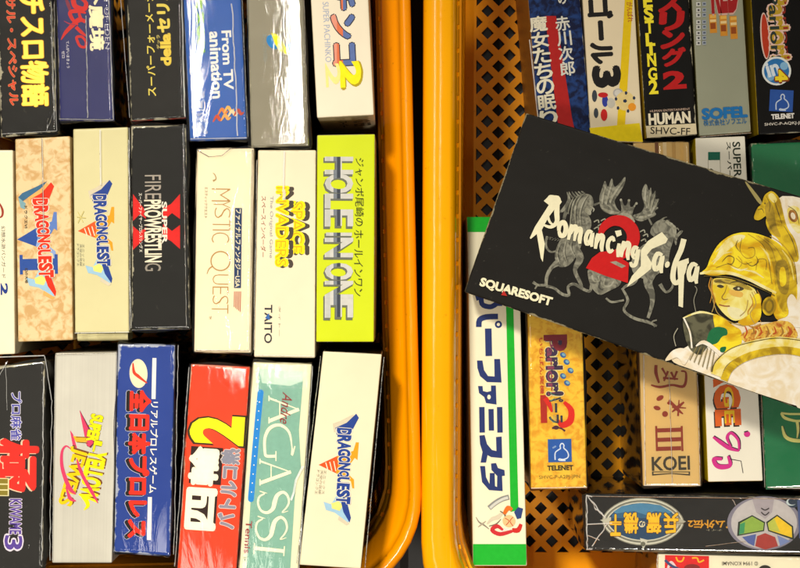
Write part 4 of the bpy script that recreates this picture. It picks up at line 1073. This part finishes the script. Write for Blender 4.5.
    b.poly(CR, [(612, 221), (616, 215), (625, 212), (633, 216), (636, 224), (624, 219)], g3)
    # shield tip with face-like scrolls
    b.poly(CR, [(587, 268), (596, 272), (612, 277), (622, 280), (620, 286), (609, 291), (600, 296), (593, 290), (589, 282)], m_)
    st2([(592, 275), (594, 281), (599, 281), (598, 276)], 1.5, g3); st2([(605, 278), (604, 285), (610, 286), (614, 281)], 1.5, g3); st2([(601, 280), (599, 287), (603, 290)], 1.4, g4)
    # right beast
    b.poly(CR, [(651, 228), (655, 222), (662, 219), (670, 222), (675, 229), (674, 240), (670, 250), (668, 266), (660, 262), (655, 248), (656, 238), (650, 234)], m_)
    st2([(652, 225), (648, 217), (644, 211)], [2, 1.6, .6], m_)
    st2([(666, 221), (674, 228), (675, 238)], [3, 4, 2], g3)
    st2([(676, 245), (676, 238), (681, 232), (683, 231)], [1, 3.4, 3, .6], g2)
    b.poly(CR, [(640, 246), (654, 240), (664, 258), (662, 272), (648, 280), (634, 276), (630, 262)], m_)
    st2([(652, 268), (648, 282), (652, 294), (652, 305), (648, 318)], [16, 9, 6, 4, 3], m_)
    st2([(622, 288), (628, 300), (624, 310), (634, 318), (648, 322), (657, 326)], [2, 3, 2.6, 3, 3.2, 2], m_); st2([(657, 320), (652, 322), (655, 327)], 1.6, m_)
    st2([(606, 298), (612, 302), (624, 300)], [2, 2.4, 2], m_); st2([(622, 290), (626, 286), (634, 283), (638, 276)], [2, 3, 3, 4], m_)
    st2([(662, 280), (668, 290), (664, 300), (662, 296)], [1, 2, 1.4, 1], m_) if 0 else None
    st2([(660, 284), (666, 292), (672, 288), (673, 281)], [4, 2.6, 2.4, 1.4], m_)
    for x, y in ((640, 232), (643, 236), (641, 241), (594, 222), (598, 226), (594, 229), (601, 221)): st2([(x, y), (x + 4, y - 2), (x + 5, y + 1)], 1.3, g3)
# red numeral
rdn = ink('#cc0c0c')
b.stroke(T, [(600, 236), (604, 227), (613, 221), (624, 222), (632, 230), (633, 241), (626, 251), (612, 257), (598, 265)], [4, 8, 10, 12, 13, 13, 12, 11, 9], rdn)
b.poly(T, [(586, 268), (592, 258), (600, 252), (610, 251), (629, 263), (628, 283), (606, 276)], rdn)
b.poly(T, [(610, 262), (616, 261), (626, 266), (622, 268)], g3)
# lettering
cr = ink('#f2eac4')
def br_(pts, w_, sm=4): b.stroke(T, pts, w_, cr, sm=sm)
b.poly(T, [(530, 238), (535, 227), (542, 216), (549, 205), (544, 201), (548, 197), (552, 195), (559, 196), (562, 202), (559, 206), (555, 209), (549, 217), (545, 224), (542, 230), (545, 244), (543, 262), (541, 258), (537, 234), (531, 239)], cr)
b.ell(T, 556, 200, 5, 4.6, cr, n=16); b.ell(T, 551, 198.5, 3.4, 3.6, cr, n=12)
br_([(558, 200), (557, 212), (557, 222), (551, 227), (544, 225)], [4, 5.4, 4.6, 3.4, 2])
br_([(547, 212), (550, 222), (556, 226)], [3, 2.4, 1.4])
bkl = ink('#201f1b')
b.text('small_print', 'ロマンシング サ・ガ2', (546.5, 238, 573, 241.5), 'up', ink('#8d8a78'), 0, k=-.15)
import itertools
def hand(ch, x, y, h, ang=.34, w_=3.2):
    """lower-case brush letter; (x,y) its middle, h its half height"""
    G = {'o': [[(-.45, .4), (-.45, -.4), (.1, -.9), (.5, -.3), (.4, .6), (-.1, .9), (-.45, .4)]],
         'm': [[(-.9, 1), (-.8, -.2), (-.7, -1)], [(-.7, .2), (-.35, -.8), (-.05, -.7), (-.1, .9)], [(-.05, .1), (.35, -.8), (.65, -.6), (.6, .5), (.7, 1)]],
         'a': [[(.35, -.8), (-.2, -.8), (-.5, .1), (-.25, .85), (.2, .3), (.38, -.7), (.35, .4), (.5, 1)]],
         'n': [[(-.5, 1), (-.45, -.2), (-.4, -.95)], [(-.4, .2), (0, -.8), (.35, -.7), (.3, .4), (.45, 1.05)]],
         'c': [[(.4, -.5), (.1, -.9), (-.35, -.3), (-.35, .5), (0, .9), (.4, .5)]],
         'i': [[(0, -.7), (0, .1), (.05, 1)]],
         'g': [[(.35, -.8), (-.2, -.8), (-.45, 0), (-.1, .6), (.25, .1), (.38, -.7), (.35, .5), (.2, 1.5), (-.3, 1.8), (-.6, 1.4)]]}[ch]
    c, s_ = math.cos(ang), math.sin(ang)
    for g in G:
        br_([(x + (gx * h * .95) * c - (gy * h) * s_ * .35, y + (gx * h * .95) * s_ + gy * h) for gx, gy in g], [w_ * .7] + [w_] * (len(g) - 2) + [w_ * .6], 4)
hand('o', 562.5, 229, 7.6, w_=4.8); hand('m', 576, 234, 8, w_=4.2); hand('a', 589.5, 238, 7.6, w_=4.2); hand('n', 600, 242, 8, w_=4.4)
hand('c', 611, 244.5, 8, w_=4.0); hand('i', 618.6, 249, 8, w_=4.4); b.poly(T, [(615, 231), (621, 230), (622, 235), (617, 237)], cr); hand('n', 626, 250, 8.4, w_=4.4); hand('g', 635.5, 253.5, 7, w_=4.2)
b.poly(T, [(662, 232), (668, 239), (666, 243), (652, 249), (647, 255), (652, 263), (651, 269), (641, 277), (627, 287), (632, 276), (641, 266), (641, 258), (641, 250), (648, 241)], cr)
hand('a', 658.5, 262, 9.6, w_=4.6); b.ell(T, 667.4, 264.5, 2.4, 3.4, cr, n=10, rot=20)
br_([(684, 239), (681, 250), (675, 264), (673, 278), (677, 283), (684, 272), (687, 260)], [5.6, 5.4, 5, 5.4, 4.4, 3, 2])
b.poly(T, [(677, 262), (688.6, 258), (689, 263), (684.6, 266), (683.6, 292), (683, 307.5), (678.6, 306), (678.6, 285)], cr)
hand('a', 693.4, 272.5, 9.6, w_=4.6)
b.text('publisher_print', 'SQUARESOFT', (481, 287.8, 551.5, 296.8), 'up', cr, .05, k=-.285)
b.poly('publisher_print', [(504, 290), (507.5, 296), (501.4, 295)], ink('#b8241c'))
# generic gilded helmet and drapery artwork at the right end
A = 'artwork_print'
Y1, Y2, Y3, Y4, CRM, BR_, LN = [ink2(c, d, 90) for c, d in (('#dca808', '#ffe628'), ('#a88410', '#f0cc20'), ('#ecd04c', '#fbf0b0'), ('#7c6414', '#c8a42c'), ('#efdcb8', '#fbf2e0'), ('#8c5a24', '#d89848'), ('#4c3e14', '#8a742c'))]
b.poly(A, [(778, 191), (858, 215), (812, 412), (790, 405), (776, 300), (770, 240)], CRM)
b.poly(A, [(668, 361), (680, 350), (690, 345), (700, 330), (735, 322), (800, 322), (836, 330), (814, 406), (806, 409), (742, 388), (700, 372)], CRM)
b.poly(A, [(779, 191), (776, 214), (784, 240), (798, 262), (806, 300), (812, 330), (836, 322), (858, 215)], CRM)
# crest animal finial simplified to a curved plume with a spike
b.poly(A, [(744, 181.5), (747, 182), (763, 202), (760, 206)], ink('#a89a5c'))
b.poly(A, [(753, 219), (757, 208), (762, 204), (764, 195), (772, 190), (780, 198), (783, 212), (787, 228), (796, 240), (800, 262), (790, 262), (778, 238), (770, 234), (765, 222), (768, 214), (759, 221)], Y2)
b.poly(A, [(764, 206), (770, 200), (774, 208), (776, 226), (782, 238), (774, 236), (767, 222)], Y4); b.poly(A, [(767, 196), (772, 192), (778, 200), (774, 204)], Y3)
b.poly(A, [(786, 210), (792, 205), (800, 208), (803, 222), (800, 236), (790, 226)], Y3); b.ell(A, 793, 216, 4.4, 6.4, BR_, rot=-20); b.ell(A, 793, 216, 2.2, 3.6, CRM, rot=-20)
# helmet bowl
b.poly(A, [(700, 273), (707, 268), (710, 258), (718, 244), (730, 235), (742, 232), (756, 233), (775, 240), (788, 252), (796, 268), (798, 300), (790, 318), (776, 322), (770, 300), (773, 290), (760, 284), (745, 278), (728, 274), (712, 276)], Y1)
b.poly(A, [(752, 233), (772, 239), (787, 252), (796, 268), (797, 300), (786, 318), (776, 300), (774, 270), (768, 250)], Y2)
b.poly(A, [(774, 262), (786, 258), (790, 276), (788, 296), (778, 292)], Y4); b.poly(A, [(779, 268), (785, 266), (787, 284), (780, 288)], Y1)
b.poly(A, [(724, 240), (738, 234), (748, 236), (728, 250), (716, 262), (712, 266)], Y3)
for p in ([(742, 238), (740, 250), (746, 258), (754, 256), (754, 248), (748, 248)], [(716, 268), (728, 264), (738, 268), (742, 262), (738, 256)], [(756, 270), (758, 260), (766, 260), (766, 270)], [(764, 238), (776, 248), (784, 262)], [(770, 236), (784, 246), (794, 262), (797, 284)], [(748, 234), (762, 244), (768, 258), (772, 284)], [(736, 258), (744, 264), (752, 262)], [(758, 236), (770, 246), (776, 262)]):
    b.stroke(A, p, .8, Y4)
b.stroke(A, [(700, 273.5), (712, 272), (730, 273), (748, 279), (762, 286), (776, 293)], [2, 3.6, 3.2, 3, 3, 2.4], Y3)
b.stroke(A, [(704, 276), (716, 276), (732, 278), (750, 284), (764, 290), (775, 296)], .9, LN)
for p in ([(716, 252), (726, 243), (740, 237)], [(712, 262), (722, 254), (732, 252)], [(760, 246), (767, 254), (771, 266)], [(782, 250), (790, 262), (794, 280)], [(744, 270), (754, 272), (764, 278)], [(730, 266), (740, 270), (748, 268)]):
    b.stroke(A, p, [.5, 2.2, .5], Y3)
for p in ([(722, 262), (728, 256), (734, 258), (732, 264), (727, 263)], [(746, 262), (752, 266), (758, 262), (756, 256)], [(738, 240), (736, 246), (740, 252)], [(766, 196), (770, 204), (769, 212)], [(774, 200), (778, 212), (782, 224)], [(758, 210), (762, 209), (764, 213)], [(784, 226), (792, 240), (797, 256)], [(788, 206), (796, 212), (799, 224)]):
    b.stroke(A, p, [.3] + [.9] * (len(p) - 2) + [.3], LN)
b.ell(A, 765, 203.5, .9, .8, LN, n=8)
# simple face under the brim
b.poly(A, [(711, 278), (728, 278), (746, 284), (757, 290), (756, 304), (750, 314), (741, 320), (733, 321), (724, 314), (716, 304), (713, 292)], ink2('#e8c828', '#f8ec90', 80))
b.poly(A, [(714, 279), (730, 279), (748, 285), (754, 291), (744, 289), (730, 284), (714, 283)], ink2('#8c7630', '#c4a83c', 200))
b.poly(A, [(726, 306), (740, 308), (746, 314), (738, 320), (730, 317)], ink('#f6ecb4'))
b.poly(A, [(732, 288), (738, 285.5), (745, 288.5), (741, 291), (735, 290.5)], ink('#4a4028')); b.ell(A, 738.6, 288.4, 1.3, 1.2, ink('#d8d2a8'), n=8)
b.poly(A, [(716, 286), (720, 284), (725, 286.5), (721, 288.5)], ink('#4a4028'))
b.stroke(A, [(730, 283), (738, 281.5), (747, 285)], [.6, 1.5, .6], ink('#5c4c20')); b.stroke(A, [(715, 282), (720, 281), (725, 283)], [.5, 1.3, .5], ink('#5c4c20'))
b.stroke(A, [(727, 285), (725, 292), (722, 297), (724, 299.5), (728, 299)], [.4, .8, 1, 1.1, .6], ink('#96702c'))
for p in ([(711, 277), (709, 286), (712, 294), (710, 303)], [(713, 279), (712, 290), (715, 300), (713, 309)], [(754, 291), (757, 299), (753, 308), (757, 318)], [(757, 290), (761, 300), (757, 312), (761, 322)], [(750, 294), (753, 303), (748, 312), (750, 320)], [(747, 318), (753, 322), (759, 318)], [(745, 322), (752, 327), (761, 324)]):
    b.stroke(A, p, [.5, 1.3, 1.2, .4][:len(p)], ink('#c88a28'))
b.stroke(A, [(719, 304.5), (725, 306), (730, 306)], 1.1, ink('#9c4c34')); b.poly(A, [(728, 289), (744, 292), (742, 298), (730, 295)], ink('#eebc54'))
b.ell(A, 769, 306, 7, 9.5, Y2, rot=8); b.ell(A, 769, 306, 5, 7.4, Y4, rot=8); b.ell(A, 769, 306, 3, 5, Y2, rot=8)
b.poly(A, [(752, 296), (760, 292), (762, 316), (756, 324), (744, 326), (736, 322), (748, 316), (754, 306)], Y1)
b.poly(A, [(786, 300), (792, 292), (800, 306), (830, 300), (836, 330), (780, 326), (776, 320), (790, 316)], CRM)
for p in ([(712, 278), (711, 290), (714, 304), (712, 312)], [(752, 292), (756, 304), (750, 314), (755, 324)], [(748, 300), (746, 310), (740, 316)], [(713, 300), (717, 312), (724, 318), (733, 323), (745, 326)]): b.stroke(A, p, .8, ink('#b89a50'))
# collar, sleeve, shield
b.poly(A, [(682, 318), (690, 313), (700, 311), (712, 313), (718, 322), (716, 335), (708, 346), (700, 356), (690, 350), (685, 338)], ink2('#3a3828', '#66634a', 120))
b.poly(A, [(712, 312), (724, 318), (734, 326), (742, 330), (742, 345), (735, 352), (724, 352), (710, 346), (716, 334)], Y1)
b.poly(A, [(709, 331), (716, 326), (727, 328), (728, 335), (722, 336), (718, 343), (711, 345), (706, 343)], ink('#137040'))
b.poly(A, [(720, 347), (727, 346), (725, 352), (720, 352)], ink('#137040'))
b.poly(A, [(752, 328), (765, 324), (780, 320), (792, 322), (800, 338), (780, 341), (758, 342), (748, 344), (738, 336)], ink2('#b85c1c', '#f0c850', 260))
for i in range(14): 
    x = 744 + i * 3.6; b.stroke(A, [(x, 338 - (i % 3) * 2), (x + 3, 332), (x + 1, 326 + (i % 2) * 3)], [1, 2, .8], ink(('#c4541c', '#e8b23c', '#a8742a', '#f0d478')[i % 4]))
b.stroke(A, [(683, 318), (700, 312), (716, 315)], [1, 2.4, 1], Y3); b.stroke(A, [(684, 318), (690, 332), (692, 348)], 1.6, CRM)
b.stroke(A, [(716, 375), (722, 362), (736, 352), (756, 345), (780, 342), (812, 346)], 11, Y3, sm=5)
b.stroke(A, [(724, 380), (730, 368), (744, 358), (764, 352), (786, 350), (808, 354)], 7.5, Y2, sm=5)
b.stroke(A, [(712, 372), (716, 361), (732, 348), (756, 341), (780, 338), (812, 342)], 1.0, LN, sm=5)
for i in range(6): b.stroke(A, [(697 + i * 3.6, 346 + i * .6), (690 + i * 4.2, 360 + i * 2.2)], .9, ink('#8c7c4c'))
b.stroke(A, [(696, 346), (704, 342), (716, 350), (720, 356)], [1, 4, 4, 1], CRM)
b.poly(A, [(664, 361), (672, 350), (682, 347), (692, 352), (688, 360), (684, 366), (678, 356), (670, 360)], CRM)
b.stroke(A, [(696, 312), (694, 300), (697, 290), (695, 286)], .8, ink('#8e8a78')); b.stroke(A, [(676, 346), (674, 336), (678, 328)], .8, ink('#b0aa94'))
b.build('game_box', 'large black game box tilted on top of the others with golden helmet artwork', 'game box', GR,
        carton_mat('#26231e', .55, .40, dust=.3, wearcol='#a89c78'), film=None)
b.done()
# =============================================================== baskets
OR_L = plastic('orange_plastic', '#ff9a00', .17, 1.0)
OR_R = plastic('yellow_orange_plastic', '#ffae00', .15, 1.0)
OR_I = plastic('amber_plastic', '#ffa800', .45, 1.0)

def ringpts(hx, hy, r, n=10, m=26):
    """rounded rectangle, counter-clockwise from the +x side; constant point count"""
    P = []
    cs = [(hx - r, hy - r, 0), (-(hx - r), hy - r, 90), (-(hx - r), -(hy - r), 180), (hx - r, -(hy - r), 270)]
    for i, (cx, cy, a0) in enumerate(cs):
        arc = [(cx + r * math.cos(R(a0 + 90 * j / n)), cy + r * math.sin(R(a0 + 90 * j / n))) for j in range(n + 1)]
        nx, ny, na = cs[(i + 1) % 4]; e = (nx + r * math.cos(R(na)), ny + r * math.sin(R(na)))
        P += arc
        P += [(arc[-1][0] + (e[0] - arc[-1][0]) * j / m, arc[-1][1] + (e[1] - arc[-1][1]) * j / m) for j in range(1, m)]
    return P

def loft(name, rings, mat, parent, closed_prof=False):
    n = len(rings[0]); V = [p for r_ in rings for p in r_]; F = []
    for i in range(len(rings) - (0 if closed_prof else 1)):
        a, c = i * n, ((i + 1) % len(rings)) * n
        for j in range(n):
            k = (j + 1) % n; F.append((a + j, a + k, c + k, c + j))
    return mesh_obj(name, V, F, [mat], parent, smooth=True)

def lattice(f, nu, nv, h, closed=False):
    """square cells with a diamond hole in the middle and quarter diamonds at the corners; f maps cell coordinates to 3D"""
    V, F, idx = [], [], {}
    def v(u, w_):
        if closed: u = u % nu
        k = (round(u, 4), round(w_, 4))
        if k not in idx: idx[k] = len(V); V.append(f(u, w_))
        return idx[k]
    for i in range(nu):
        for j in range(nv):
            o = [(h, 0), (1 - h, 0), (1, h), (1, 1 - h), (1 - h, 1), (h, 1), (0, 1 - h), (0, h)]
            q = [(.5, .5 - h), (.5 + h, .5), (.5, .5 + h), (.5 - h, .5)]
            O = [v(i + a, j + c) for a, c in o]; Q = [v(i + a, j + c) for a, c in q]
            for s_ in range(4):
                F.append((O[2 * s_], O[2 * s_ + 1], Q[s_]))
                F.append((O[2 * s_ + 1], O[(2 * s_ + 2) % 8], Q[(s_ + 1) % 4], Q[s_]))
    return V, F

def basket(label, cx, cy, hx, hy, rot, ro, rimw, slope, draft, mat, inner, lat, ztop=.1515, ribs=True):
    """hx,hy: half size to the outer rim edge at ztop"""
    root = bpy.data.objects.new('plastic_basket', None); COL.objects.link(root)
    root.location = (cx, cy, 0); root.rotation_euler = (0, 0, rot)
    tag(root, label, 'basket', 'plastic baskets full of game boxes')
    def rg(off, z): return [(x, y, z) for x, y in ringpts(hx - off, hy - off, max(.01, ro - off * .45))]
    iw = rimw + slope
    prof = [(.0030, ztop - .026), (.0002, ztop - .025), (0, ztop - .004), (.0008, ztop - .0016), (.0026, ztop - .0004), (.006, ztop + .0002), (rimw * .62, ztop), (rimw - .0012, ztop - .0010), (rimw, ztop - .0017),
            (iw - .0008, ztop - .0060), (iw, ztop - .0080), (iw + .0006, ztop - .016)]
    loft('rim', [rg(o, z) for o, z in prof], mat, root)
    # inner ledge under the rim
    loft('ledge', [rg(iw + .0004, ztop - .0155), rg(iw + .0012, ztop - .0168), rg(iw + .0016, ztop - .0180), rg(iw + .0022, ztop - .0300)], inner, root)
    z1 = ztop - .0300; o1 = iw + .0022
    top = ringpts(hx - o1, hy - o1, ro - o1 * .45); bot = ringpts(hx - o1 - draft, hy - o1 - draft, max(.01, ro - (o1 + draft) * .45))
    n = len(top)
    cum = [0]
    for i in range(n): a, c = bot[i], bot[(i + 1) % n]; cum.append(cum[-1] + math.hypot(a[0] - c[0], a[1] - c[1]))
    tot = cum[-1]
    def wall(s_, t_):
        s_ = (s_ % 1) * tot; i = 0
        lo, hi = 0, n
        while hi - lo > 1:
            m_ = (lo + hi) // 2
            if cum[m_] <= s_: lo = m_
            else: hi = m_
        i = lo; f_ = (s_ - cum[i]) / max(1e-9, cum[i + 1] - cum[i]); j = (i + 1) % n
        b_ = [bot[i][c] * (1 - f_) + bot[j][c] * f_ for c in (0, 1)]; t2 = [top[i][c] * (1 - f_) + top[j][c] * f_ for c in (0, 1)]
        return (b_[0] * (1 - t_) + t2[0] * t_, b_[1] * (1 - t_) + t2[1] * t_, z1 * t_)
    nu = int(tot / .0132); nv = 6; ta, tb = .14, .14 + nv * .0132 / z1
    V, F = lattice(lambda u, w_: wall(u / nu, ta + (tb - ta) * w_ / nv), nu, nv, .285, True)
    V2, F2 = [], []
    for lo_, hi_ in ((0, ta), (tb, 1)):
        o = len(V2)
        for i in range(nu): V2 += [wall(i / nu, lo_), wall(i / nu, hi_)]
        for i in range(nu): k = (i + 1) % nu; F2.append((o + 2 * i, o + 2 * k, o + 2 * k + 1, o + 2 * i + 1))
    V3 = V + V2; F3 = F + [tuple(len(V) + q for q in f_) for f_ in F2]
    w_ = mesh_obj('wall', V3, F3, [inner], root)
    sd = w_.modifiers.new('thick', 'SOLIDIFY'); sd.thickness = .0022; sd.offset = 0
    # floor lattice and its plain margin
    lx, ly, nx, ny = lat
    inv = Matrix.Rotation(-rot, 4, 'Z') @ Matrix.Translation((-cx, -cy, 0))
    o_ = inv @ Vector((lx, ly, 0)); p_ = .0132
    V, F = lattice(lambda u, w_: (o_.x + u * p_, o_.y + w_ * p_, -.001), nx, ny, .285)
    rc = [(o_.x, o_.y), (o_.x + nx * p_, o_.y + ny * p_)]
    # margin: connect rectangle to bottom ring
    o = len(V)
    for x, y in bot:
        V.append((x, y, -.001)); V.append((max(rc[0][0], min(rc[1][0], x)), max(rc[0][1], min(rc[1][1], y)), -.001))
    for i in range(n): k = (i + 1) % n; F.append((o + 2 * i, o + 2 * k, o + 2 * k + 1, o + 2 * i + 1))
    fl = mesh_obj('floor', V, F, [inner], root)
    sd = fl.modifiers.new('thick', 'SOLIDIFY'); sd.thickness = .0022; sd.offset = 0
    if ribs:   # small stiffening ribs under the inner edge of the rim
        V, F = [], []
        P = rg(iw + .0012, 0)
        L_, acc = [], 0
        step = .0126
        pts = [(x, y) for x, y, z in P]; nxt = 0
        for i in range(len(pts)):
            a, c = Vector(pts[i]), Vector(pts[(i + 1) % len(pts)]); d = (c - a).length
            while nxt <= acc + d:
                q = a + (c - a) * ((nxt - acc) / max(d, 1e-9)); t_ = (c - a).normalized(); nn = Vector((t_.y, -t_.x))
                o = len(V)
                for s1, s2, zz in ((-1, -1, -.0172), (1, -1, -.0172), (1, 1, -.0172), (-1, 1, -.0172), (-1, -1, -.0150), (1, -1, -.0150), (1, 1, -.0158), (-1, 1, -.0158)):
                    p3 = q + t_ * (.0013 * s1) + nn * (.0006 * s2); V.append((p3.x, p3.y, ztop + zz))
                F += [tuple(o + q_ for q_ in f_) for f_ in ((4, 5, 6, 7), (0, 1, 5, 4), (1, 2, 6, 5), (2, 3, 7, 6), (3, 0, 4, 7))]
                nxt += step
            acc += d
        rb = mesh_obj('rib_row', V, F, [mat], root)
        bv = rb.modifiers.new('bevel', 'BEVEL'); bv.width = .0004; bv.segments = 2
    return root

# right basket: left outer rim edge at px 422 (front) .. 424.5 (back)
zt = .1515; D = CAMZ - zt
lxo = (422.6 - CX) / FPX * D
HX, HY = .190, .245
rot_r = R(-.22)
by = -.207
basket('yellow orange basket on the right with empty lattice floor showing between its boxes', lxo + HX + .0, by + HY, HX, HY, rot_r, .07, .0150, .0026, .006, OR_R, OR_I,
       ((474.5 - CX) / FPX * CAMZ, (CY - 552) / FPX * CAMZ, 24, 32))
lxe = (421 - CX) / FPX * D; HX2, HY2 = .215, .235; by2 = -.171; rot_l = R(1.25)
cy2 = by2 + HY2; cx2 = lxe - HX2 + (-(cy2 - (CY - 480) / FPX * D)) * math.sin(rot_l)
basket('darker orange basket on the left packed tight with three rows of standing boxes', cx2, cy2, HX2, HY2, rot_l, .055, .0095, .0060, .003, OR_L, OR_I,
       (cx2 - .19, cy2 - .21, 28, 31))

# =============================================================== the counter underneath
m, nt, bs = new_mat('dark_counter')
tc = N(nt, 'ShaderNodeTexCoord'); wv = N(nt, 'ShaderNodeTexNoise'); wv.inputs['Scale'].default_value = 30
nt.links.new(tc.outputs['Object'], wv.inputs['Vector'])
cr_ = N(nt, 'ShaderNodeValToRGB'); cr_.color_ramp.elements[0].color = (.006, .005, .004, 1); cr_.color_ramp.elements[1].color = (.02, .016, .012, 1)
nt.links.new(wv.outputs['Fac'], cr_.inputs[0]); nt.links.new(cr_.outputs[0], bs.inputs['Base Color']); bs.inputs['Roughness'].default_value = .5
V, F = [], []
nb = 320
for i in range(nb + 1):
    x = -.8 + 1.6 * i / nb; z = -.008 - (.0014 if i % 4 in (0,) else 0)
    V += [(x, -.7, z), (x, .8, z)]
for i in range(nb): F.append((2 * i, 2 * i + 2, 2 * i + 3, 2 * i + 1))
g = mesh_obj('counter_surface', V, F, [m]); g['kind'] = 'structure'

# =============================================================== light
w = bpy.data.worlds.new('World'); S.world = w; w.use_nodes = True
bg = w.node_tree.nodes['Background']; bg.inputs[0].default_value = (1, .93, .82, 1); bg.inputs[1].default_value = .11
def area(name, loc, target, sx, sy, power, col=(1, .94, .84), spin=None):
    l = bpy.data.lights.new(name, 'AREA'); l.shape = 'RECTANGLE'; l.size = sx; l.size_y = sy; l.energy = power; l.color = col
    o = bpy.data.objects.new(name, l); COL.objects.link(o); o.location = loc
    d = (Vector(target) - Vector(loc)).normalized()
    o.rotation_euler = d.to_track_quat('-Z', 'Y').to_euler() if spin is None else spin
    return o
area('ceiling_tube', (-.20, .27, 2.7), (0, 0, 0), .014, .85, 4.6, spin=(0, 0, 0))
area('front_lamp', (-.35, -.52, 2.6), (-.1, -.1, .1), .2, .2, 1.0)
area('room_fill', (.62, -.95, 2.5), (.05, -.05, .1), .35, .35, 24)  # added fill to brighten the shaded lattice floor and even the light
area('side_tube', (.745, .30, 2.7), (0, 0, 0), .02, .30, 1.6, spin=(0, 0, 0))
l = bpy.data.lights.new('ceiling_spot', 'SPOT'); l.energy = 385; l.color = (1, .94, .83); l.spot_size = R(21.5); l.spot_blend = 1; l.shadow_soft_size = .16
o = bpy.data.objects.new('ceiling_spot', l); COL.objects.link(o); o.location = (-.66, 1.12, 2.7)
o.rotation_euler = (Vector((-.13, -.23, .15)) - o.location).to_track_quat('-Z', 'Y').to_euler()

# =============================================================== camera
c = bpy.data.cameras.new('camera'); co = bpy.data.objects.new('camera', c); COL.objects.link(co)
co.location = (0, 0, CAMZ); c.sensor_width = 36; c.lens = 36 * FPX / 800; c.clip_start = .05; c.clip_end = 20
S.camera = co
S.view_settings.view_transform = 'Standard'; S.view_settings.look = 'None'; S.view_settings.exposure = 0.03
S.cycles.max_bounces = 8; S.cycles.transparent_max_bounces = 12
S.cycles.use_denoising = True
